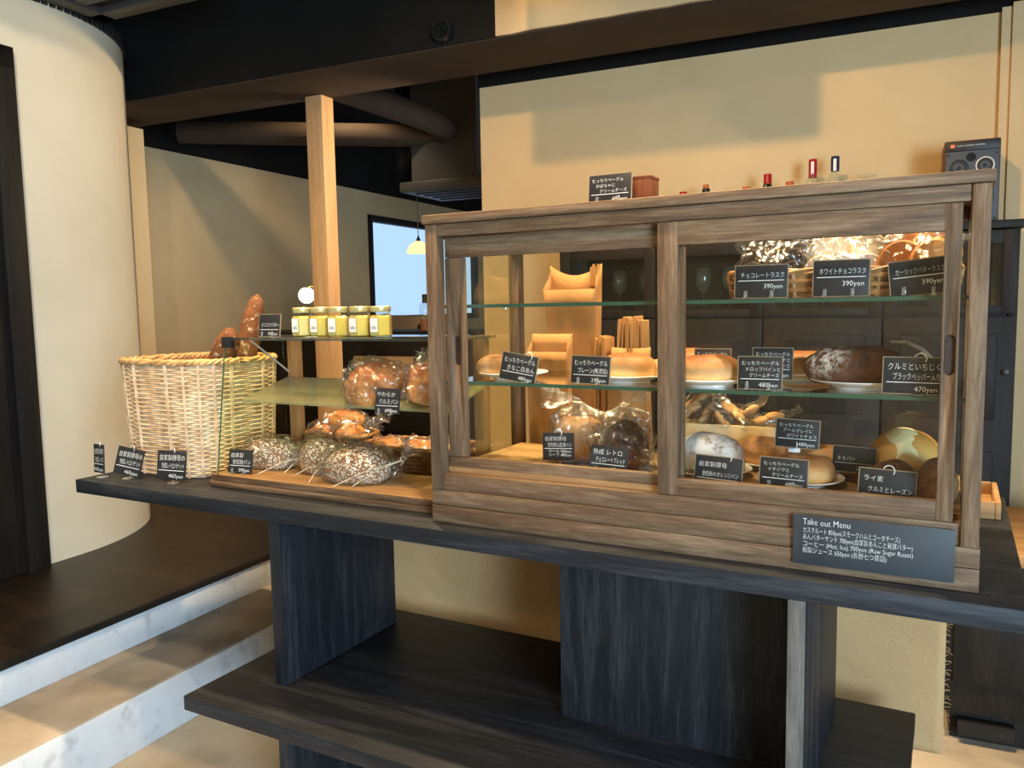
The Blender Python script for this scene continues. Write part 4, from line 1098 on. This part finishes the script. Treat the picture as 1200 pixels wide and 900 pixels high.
# middle shelf
Z2 = S2+.0004
plate((.140, .150, Z2), .082, 'white plate with one bagel at the left end of the middle glass shelf')
bagel((.097, .150, Z2+.0078), 'speckled bagel on the plate at the left end of the middle shelf', 'b_bagel_dk', .025, .025, .028, seed=2)
price_card((.195, .062, Z2+.003), .090, .060, ['むっちりベーグル', 'きなこ白あん'], '480yen', 'tilted chalk card for soy flour bagel at the left of the middle shelf', lean=.12, roll=.14, stand='ring', ring_x=.22, base_drop=.002)
plate((.424, .158, Z2), .082, 'white plate with plain bagels behind the door frame on the middle shelf')
bagel((.424, .155, Z2+.0078), 'plain golden bagel beside the plain bagel chalk card', seed=3, R=.030, r=.031, rz=.033)
bagel((.484, .205, Z2+.0085), 'plain golden bagel at the back of the plate by the door frame', seed=4, R=.026, r=.02, rz=.022)
price_card((.372, .062, Z2+.003), .088, .058, ['むっちりベーグル', 'プレーン(無添加)'], '290yen', 'chalk card for plain bagel on the middle shelf', lean=.10, roll=.03)
plate((.613, .125, Z2), .082, 'white plate with a big glossy bagel in the right door of the middle shelf')
bagel((.610, .120, Z2+.0078), 'big golden bagel on the front plate in the right door', seed=5, R=.039, r=.030, rz=.034)
plate((.530, .300, Z2), .07, 'white plate behind the big golden bagel on the middle shelf')
bagel((.520, .300, Z2+.0078), 'golden bagel half hidden behind the door frame on the middle shelf', seed=6, R=.034, r=.028, rz=.036)
price_card((.592, .222, Z2+.014), .078, .056, ['むっちりベーグル', 'アールグレイに', 'レモンピール'], '480yen', 'chalk card standing behind the big golden bagel', lean=.1)
price_card((.726, .062, Z2+.003), .082, .062, ['むっちりベーグル', 'ドロップパインと', 'クリームチーズ'], '480yen', 'chalk card for pineapple bagel in front on the middle shelf', lean=.1)
price_card((.722, .205, Z2+.010), .080, .064, ['むっちりベーグル', 'チョコバナナと', 'クリームチーズ'], '480yen', 'chalk card half hidden behind the pineapple bagel card', lean=.1)
plate((.760, .315, Z2), .066, 'white plate with a bagel behind the two overlapping chalk cards')
bagel((.768, .31, Z2+.0078), 'pale bagel right of the two overlapping chalk cards', seed=7, R=.030, r=.028, rz=.034)
plate((.900, .18, Z2), .098, 'large white plate with dark chocolate bread on the middle shelf')
b = MB(); b.blob(.095, .060, .046, (0, 0, 0), 31, .10, 18, flat=.62, power=.9)
tag(b.build('chocolate_bread', 'b_choc', loc=(.888, .180, Z2+.0078), rot=(0, 0, -.15)), 'dark chocolate bread dusted with sugar on the large plate', 'bread')
t = thing('serving_tongs', 'pale tongs resting over the dark chocolate bread', 'tongs', (0, 0, 0))
for dy in (0, .014):
    b = MB(); pts = [(.945, .20+dy, .412), (.975, .18+dy, .412), (1.0, .16+dy, .400), (1.02, .14+dy, .380), (1.035, .125+dy, .352)]
    b.tube([Vector(p) for p in pts], .004, 8, radii=[.003, .0045, .005, .0055, .004]); b.build('arm', 'steel', t)
price_card((.990, .066, Z2+.003), .096, .064, ['クルミといちじく', 'ブラックペッパー入り'], '470yen', 'wide chalk card for walnut and fig bread at the right of the middle shelf', lean=.1, roll=.01, stand='ring', ring_x=.12, base_drop=.002)

# floor of the case
ZF = .1264
def stand_bag(loc, L, rx, h, label, seed, mat, rz=0, tailto=(-.09, 0, .05), neckz=None, tr=.06):
    """sandwich loaf standing in a bag gathered at the top"""
    t = thing('bagged_loaf', label, 'bread', loc, rz, 'bagged loaves on the case floor')
    b = MB(); b.blob(L, rx, h/2, (0, 0, 0), seed, .05, 12, flat=.9, power=.62); b.build('bread', mat, t)
    zt_ = h*1.0; nz_ = neckz or h+.028
    T = Vector(tailto); P0 = Vector((0, 0, nz_))
    st = [((0, 0, .001), L*.96, rx*.96, .02), ((0, 0, h*.2), L*1.10, rx*1.12, .03), ((0, 0, h*.7), L*1.10, rx*1.12, .07), ((0, 0, zt_), L*1.0, rx*1.0, .16), ((0, 0, h+.014), L*.62, rx*.62, .34), ((0, 0, h+.021), L*.36, rx*.36, .45), (P0, .010, .010, .1), (P0+Vector((0, 0, .008))+T*.08, .010, .010, .1),
          (P0+Vector((0, 0, .008))+T*.4, tr*.5, tr*.35, .30), (P0+Vector((0, 0, .008))+T*.7, tr*.85, tr*.5, .32), (P0+Vector((0, 0, .006))+T, tr, tr*.55, .34)]
    b = MB(); b.sweep(st, n=150, pleats=17, seed=seed, ref=(.97, .2, .12), rough=.007); b.build('bag', 'cello', t)
    b = MB(); b.tube([P0+Vector((.0105*math.cos(2*PI*i/18), .0105*math.sin(2*PI*i/18), .002)) for i in range(18)], .0012, 6, closed=True); b.build('tie', 'string', t)
stand_bag((.275, .215, ZF), .060, .06, .110, 'bagged sandwich loaf with gathered top behind the tilted chalk card', 41, 'b_shok', .3, (-.085, .0, .004), tr=.036)
stand_bag((.350, .330, ZF), .055, .05, .095, 'bagged brown loaf with upright knot behind the sandwich loaf', 42, 'b_rye', -.2, (.03, 0, .045), tr=.036)
gold_bag((.400, .18, ZF), -.35, .062, .055, .062, 'bagged marbled chocolate loaf at the case floor by the door frame', 43, 'b_choc', lift=-.01, tail=.04, rot=(0, 0, -.55), ends=False, tailr=.06)
price_card((.276, .105, ZF+.020), .078, .062, ['自家製酵母', '全粒粉山型食パン'], ['ホール 960yen', 'ハーフ 480yen'], 'tilted chalk card before the bagged sandwich loaf on the case floor', lean=.12, roll=-.06, stand='ring', ring_x=.0, base_drop=.0155, rule=.42, rim=False)
price_card((.410, .064, ZF+.010), .086, .058, ['熟成 レトロ', 'チョコレートブレッド'], '650yen', 'chalk card for chocolate bread low on the case floor by the door frame', lean=.22, roll=.03, rim=False)
plate((.600, .180, ZF+.0004), .088, 'white plate under the floured loaf on the case floor')
b = MB(); b.blob(.084, .056, .052, (0, 0, 0), 51, .09, 13, flat=.6, power=.92)
tag(b.build('floured_loaf', 'b_flour', loc=(.594, .180, ZF+.0082), rot=(0, 0, -.12)), 'round loaf with white flour crust behind the orange bread card', 'bread')
price_card((.646, .062, ZF+.012), .094, .050, ['自家製酵母', '全粒粉のオレンジパン'], '520yen', 'chalk card before the white floured loaf', lean=.16, roll=.04, stand='ring', ring_x=.16, base_drop=.007, rule=.10)
plate((.700, .31, ZF+.0004), .075, 'white plate with brown bread at the back of the case floor')
b = MB(); b.blob(.075, .04, .038, (0, 0, 0), 52, .10, 15, flat=.6)
tag(b.build('brown_loaf', 'b_brown', loc=(.700, .305, ZF+.0082), rot=(0, 0, .1)), 'dark brown long roll behind the white floured loaf', 'bread')
plate((.788, .162, ZF+.0004), .085, 'white plate with fig bagel at the front of the case floor')
bagel((.788, .162, ZF+.0082), 'glossy golden fig bagel at the front of the case floor', seed=8, R=.036, r=.030, rz=.030)
price_card((.772, .060, ZF+.012), .088, .056, ['むっちりベーグル', 'イチジクと', 'クリームチーズ'], '480yen', 'chalk card for fig and cream cheese bagel on the case floor', lean=.14, roll=.02, rim=True)
plate((.815, .30, ZF+.0004), .078, 'white plate with brown bagel behind the earl grey card')
bagel((.80, .30, ZF+.0082), 'brown bagel behind the earl grey chalk card', 'b_bagel_dk', R=.036, r=.028, rz=.03, seed=9)
price_card((.778, .175, ZF+.072), .084, .056, ['むっちりベーグル', 'アールグレイに', 'ホワイトチョコ'], '480yen', 'raised chalk card for earl grey bagel on a clip over the fig bagel', lean=.1, roll=.03, stand='ringlow', ring_x=-.10, base_drop=.0)
t = thing('card_riser', 'small white clip block holding up the earl grey card', 'card holder', (.772, .186, ZF+.0004))
b = MB(); b.box(-.011, .011, -.006, .006, .060, .0705, .001); b.build('clip', 'paper', t)
b = MB(); b.lathe([(0, 0), (.013, 0), (.013, .003), (.003, .005), (.003, .0605), (0, .0605)], 16); b.build('stem', 'acrylic', t)
t = thing('roll_tray', 'shallow golden wicker tray of round rolls at the right of the case floor', 'basket', (.955, .275, ZF))
wicker(t, .085, .075, .095, .085, .035, 5, 22, .0035, 'wicker_gold', 'wicker_gold', e=3, seg=4, rimr=.0045)
b = MB(); b.blob(.068, .060, .060, (0, 0, 0), 55, .05, 12, flat=.65, power=.95)
t = thing('round_loaf', 'big round golden loaf with a pale split at the right of the case floor', 'bread', (.975, .255, ZF+.010), .15)
b.build('crust', 'b_round', t)
def splitf(u, v):
    a = -1.15+2.3*u; w = (v-.5)*.092*math.cos(a*.9)*(1+.22*noise.noise(Vector((a*1.6, v*.5, 1))))
    p = Vector((.0635*1.02*math.sin(w/.06-.18), -.0622*math.sin(a)*1.0, 0))
    zz = math.sqrt(max(0, 1-(p.x/.068)**2-(p.y/.060)**2))*.060*1.0
    p.z = zz+.039+.0035-.006*abs(v-.5)*2+.002*noise.noise(p*80)
    return p
b = MB(); b.surf(splitf, 30, 12); b.build('split', 'b_split', t, thick=.002)
for i, (x, y, lab) in enumerate(((.905, .32, 'pale roll in the wicker tray behind the round roll card'), (.89, .245, 'pale roll in the wicker tray nearest the fig bagel'))):
    b = MB(); b.blob(.034, .034, .026, (0, 0, 0), 60+i, .05, 20, flat=.6); tag(b.build('bread_roll', 'b_bagel', loc=(x, y, ZF+.010)), lab, 'bread roll')
price_card((.884, .195, ZF+.026), .080, .050, ['まるパン'], '210yen', 'chalk card for round roll between the bagel and the big loaf', lean=.1, roll=.03, stand='feet', base_drop=.0255, rule=.34, sizes=[.75], rim=True)
for i, (x, y, rx, ry, rz_, rot, lab) in enumerate(((.958, .150, .048, .034, .040, .2, 'dark rye roll behind the rye card ring'), (1.035, .135, .034, .055, .047, .1, 'dark rye loaf with floured side at the right edge of the case'))):
    b = MB(); b.blob(rx, ry, rz_, (0, 0, 0), 71+i, .10, 18, flat=.6)
    tag(b.build('rye_loaf', 'b_rye', loc=(x, y, ZF+.0006), rot=(0, 0, rot)), lab, 'bread', 'dark rye loaves in front of the round loaf')
price_card((.953, .062, ZF+.010), .094, .050, ['ライ麦', 'クルミとレーズン'], '480yen', 'chalk card for rye with walnut and raisin at the front right', lean=.14, roll=.03, stand='ring', ring_x=.02, base_drop=.004, rule=.08)
# pale box with bagged cookies
t = thing('cookie_box', 'pale wooden box carrying cookie bags at the back of the case floor', 'box', (.590, .318, ZF+.0004))
b = MB(); x0, x1, y0, y1, h = -.115, .125, -.0, .072, .088
b = MB(); b.box(x0, x1, y0, y0+.006, 0, h, .001); b.box(x0, x1, y1-.006, y1, 0, h, .001); b.box(x0, x0+.006, y0+.006, y1-.006, 0, h, .001); b.box(x1-.006, x1, y0+.006, y1-.006, 0, h, .001); b.box(x0+.006, x1-.006, y0+.006, y1-.006, .06, .066)
b.build('body', 'boxwood', t)
def cookie_bag(loc, rz, label, seed, tip=0.0):
    t = thing('cookie_bag', label, 'cookies', loc, rz, 'clear cookie bags on the pale box', (0, -tip, rz))
    t.scale = (1.2, 1.2, 1.2)
    for i in range(2):
        b = MB(); b.blob(.020, .019, .008, (-.012+.024*i, 0, .004+.004*i), seed+i, .14, 50, sub=3, flat=.7); b.build('cookie', 'cookie', t)
    st = [((-.048, 0, .012), .022, .002, .1), ((-.034, 0, .012), .024, .011, .06), ((0, 0, .012), .025, .013, .08), ((.030, 0, .013), .024, .011, .08), ((.046, 0, .016), .024, .004, .15), ((.062, 0, .024), .026, .003, .3)]
    b = MB(); b.sweep(st, n=60, pleats=9, seed=seed, ref=(0, 1, 0), rough=.008); b.build('bag', 'cello', t)
cl = ['at the left end of the pale box', 'second from the left on the pale box', 'third from the left on the pale box', 'fourth from the left on the pale box', 'at the right end of the pale box, lying flat', 'topmost on the heap at the left of the pale box', 'topmost on the heap at the middle of the pale box']
for i, (x, y, z, rz, tip) in enumerate(((.510, .350, .098, .2, .6), (.555, .356, .096, -.3, .9), (.600, .350, .098, .3, 2.2), (.645, .356, .096, -.2, .7), (.688, .352, .090, .25, .15), (.530, .352, .128, .4, .5), (.620, .352, .126, -.3, 2.5))):
    cookie_bag((x, y, ZF+z), rz, 'small clear bag of cookies '+cl[i], 80+3*i, tip)

# paper bags behind the case
def paper_bag(loc, w, d, h, label, rz=0, left=1.0, right=1.0, dip=.05, fold=False):
    """open-topped bag: front lip lower than the back one, sides drawn in towards the foot (left, right)"""
    t = thing('paper_bag', label, 'paper bag', loc, rz, 'brown paper bags standing behind the case')
    def f(u, v):
        k = (u % 1.0)*8; i = int(k) % 8; fr = k-int(k)
        per = [(-1, -1), (0, -1), (1, -1), (.9, 0), (1, 1), (0, 1), (-1, 1), (-.9, 0)]
        a, c = per[i], per[(i+1) % 8]
        x = a[0]+(c[0]-a[0])*fr; y = a[1]+(c[1]-a[1])*fr
        back = (y+1)/2
        hh = h*(1-.115*(1-back))-back*dip*h*(1-x*x)
        sx = (left if x < 0 else right)
        sx = sx+(1-sx)*v
        return Vector((x*w/2*sx, y*d/2*(.6+.4*v)+.004*noise.noise(Vector((x*2, v*4, y))), v*hh))
    b = MB(); b.surf(f, 64, 16, closed_u=True); b.build('paper', 'kraft', t, ang=30, thick=.0006)
    b = MB(); b.box(-w/2*left, w/2*right, -d*.28, d*.28, .0004, .0014); b.build('base', 'kraft', t)
    if fold:
        b = MB()
        for i in range(4):
            x = w*.5*(.62+.085*i); b.tube([Vector((x, d*.42, h*.90)), Vector((x+.001, d*.40, h*(.985+.012*(i % 2))))], .004, 6, radii=[.0055, .0042])
        b.build('folded_corner', 'kraft', t)
    return t
paper_bag((.125, .525, .0008), .156, .050, .606, 'tall brown paper bag behind the case, taller than the other bags', left=.25, right=.90, fold=True)
paper_bag((.080, .468, .0008), .122, .036, .416, 'low brown paper bag standing before the foot of the tall one', left=.94, right=.98, dip=.0)
paper_bag((.312, .462, .0008), .108, .030, .382, 'plain brown paper bag standing before the taller bundle', left=.95, right=.95, dip=.01)
def bundle(loc, w, n, h, label, fan):
    t = thing('folded_bags', label, 'paper bags', loc, 0, 'folded paper bags in upright bundles')
    for i in range(n):
        q = (i-(n-1)/2)/n
        x = q*w; b = MB(); hh = h+.008*math.sin(i*2.3)
        pts = [(x+fan*q*w*(.5-f)+.0015*math.sin(i*1.9+f*5), f*hh) for f in [k/8 for k in range(9)]]
        r = w/n*.31
        left = [(px-r, z) for px, z in pts]; right = [(px+r, z) for px, z in pts]
        cap = [(pts[-1][0]+r*math.cos(a), pts[-1][1]+r*math.sin(a)) for a in [PI*.2, PI*.5, PI*.8]]
        b.prism(right+cap+left[::-1], -.016+.01*math.sin(i), .05); b.build('folded_bag', 'kraft', t)
    return t
bundle((.305, .50, .0008), .082, 9, .452, 'taller upright bundle of folded paper bags behind the case', .5)
bundle((.222, .50, .0008), .040, 5, .402, 'narrow upright bundle of folded paper bags beside the tall paper bag', .3)

# wooden tray right of the case
t = thing('wooden_tray', 'worn wooden tray with raised rim on the counter right behind the case', 'tray', (1.02, .655, .0004), 0)
b = MB(); b.box(-.125, .125, -.105, .105, 0, .010, .002); b.build('board', 'tray', t)
b = MB()
for q in ((-.137, -.125, -.117, .117), (.125, .137, -.117, .117), (-.125, .125, -.117, -.105), (-.125, .125, .105, .117)): b.box(*q, 0, .040, .003)
b.build('rim', 'tray', t)

# ------------------------------------------------------------------ light
def area(name, loc, size, energy, col, target, sizey=None):
    l = bpy.data.lights.new(name, 'AREA'); l.energy = energy; l.color = col; l.size = size
    if sizey: l.shape = 'RECTANGLE'; l.size_y = sizey
    o = bpy.data.objects.new(name, l); C.objects.link(o); o.location = loc
    o.rotation_euler = (Vector(target)-Vector(loc)).to_track_quat('-Z', 'Z').to_euler(); return o
def spot(name, loc, target, energy, ang, col=(1.0, .76, .48), rad=.03, blend=.6):
    l = bpy.data.lights.new(name, 'SPOT'); l.energy = energy; l.color = col; l.spot_size = math.radians(ang); l.spot_blend = blend; l.shadow_soft_size = rad
    o = bpy.data.objects.new(name, l); C.objects.link(o); o.location = loc
    o.rotation_euler = (Vector(target)-Vector(loc)).to_track_quat('-Z', 'Z').to_euler(); return o
DAY = (.53, .77, 1.0)
WARM = (1.0, .75, .45)
area('window_daylight', RM(RW-.02, -3.2, .6), 1.4, 330, DAY, RM(-1.4, .3, -.2), 2.1)
spot('ceiling_spot', RM(-.75, -.35, 2.04), RM(-.5, .9, .2), 60, 95, WARM)
spot('ceiling_spot', RM(.35, -.35, 2.04), RM(.10, 1.2, .5), 105, 100, (1.0, .62, .26))
spot('ceiling_spot', RM(1.25, -.35, 2.0), RM(1.0, 1.1, .3), 8, 95, WARM)
spot('wall_spot', RM(-.55, -.9, 1.95), RM(-2.3, .7, .0), 92, 85, (1.0, .80, .54))
spot('passage_lamp', RM(-.80, 2.62, 1.38), RM(-2.5, 1.15, .3), 78, 100, (1.0, .76, .46), rad=.05)  # added lamp hidden by the cream wall, brightens the white wall's rounded end
spot('case_spot', RM(-.42, .40, 1.97), RM(-.40, .26, 0), 200, 72, WARM)
spot('case_spot', RM(.36, .32, 1.97), RM(.36, .26, 0), 118, 72, WARM)
spot('case_spot', RM(.92, .32, 1.97), RM(.90, .26, 0), 215, 72, WARM)
spot('front_spot', RM(.55, -1.3, 1.75), RM(.82, .2, .28), 45, 46, WARM)  # added unseen fill for the bread fronts at the right
spot('front_spot', RM(-.6, -1.2, 1.8), RM(-.45, .2, .1), 40, 50, WARM)  # added unseen fill for the bag fronts and the tall basket
spot('beam_spot', RM(-.36, 1.20, 1.95), RM(-.05, 1.55, 1.85), 5, 130, WARM)
spot('back_room_spot', RM(-2.4, 3.0, 2.05), RM(-3.0, 3.2, -.5), 24, 130, WARM)
spot('shop_spot', RM(-.9, -2.9, 2.0), RM(-.9, -4.1, .2), 30, 120, WARM)  # added unseen lamp, lights the front wall so the case glass reflects it
spot('shop_spot', RM(1.2, -2.9, 2.0), RM(1.2, -4.1, .2), 60, 120, WARM)  # second added lamp for the reflection in the case glass
W_ = bpy.data.worlds.new('world'); S.world = W_; W_.use_nodes = True
W_.node_tree.nodes['Background'].inputs[0].default_value = (.7, .85, 1.0, 1); W_.node_tree.nodes['Background'].inputs[1].default_value = .6

# ------------------------------------------------------------------ camera
cd = bpy.data.cameras.new('camera'); cam = bpy.data.objects.new('camera', cd); C.objects.link(cam)
yaw, pitch, roll, fpx = -.4990, -.0960, -.0179, 951.47
f = Vector((math.sin(yaw)*math.cos(pitch), math.cos(yaw)*math.cos(pitch), math.sin(pitch)))
r = Vector((math.cos(yaw), -math.sin(yaw), 0)); u = r.cross(f)
r2 = r*math.cos(roll)+u*math.sin(roll); u2 = -r*math.sin(roll)+u*math.cos(roll)
cam.matrix_world = Matrix(((r2.x, u2.x, -f.x, 1.0522), (r2.y, u2.y, -f.y, -1.5329), (r2.z, u2.z, -f.z, .4956), (0, 0, 0, 1)))
cd.sensor_fit = 'HORIZONTAL'; cd.sensor_width = 36; cd.lens = fpx/1200*36; cd.clip_start = .02
S.camera = cam
S.view_settings.view_transform = 'Standard'
try: S.view_settings.look = 'None'
except Exception: pass
S.view_settings.gamma = 1; S.view_settings.use_curve_mapping = False
S.view_settings.exposure = 0.22
S.cycles.transparent_max_bounces = 40; S.cycles.max_bounces = 10; S.cycles.use_denoising = True
S.cycles.sample_clamp_indirect = 6.0; S.cycles.caustics_reflective = False; S.cycles.caustics_refractive = False
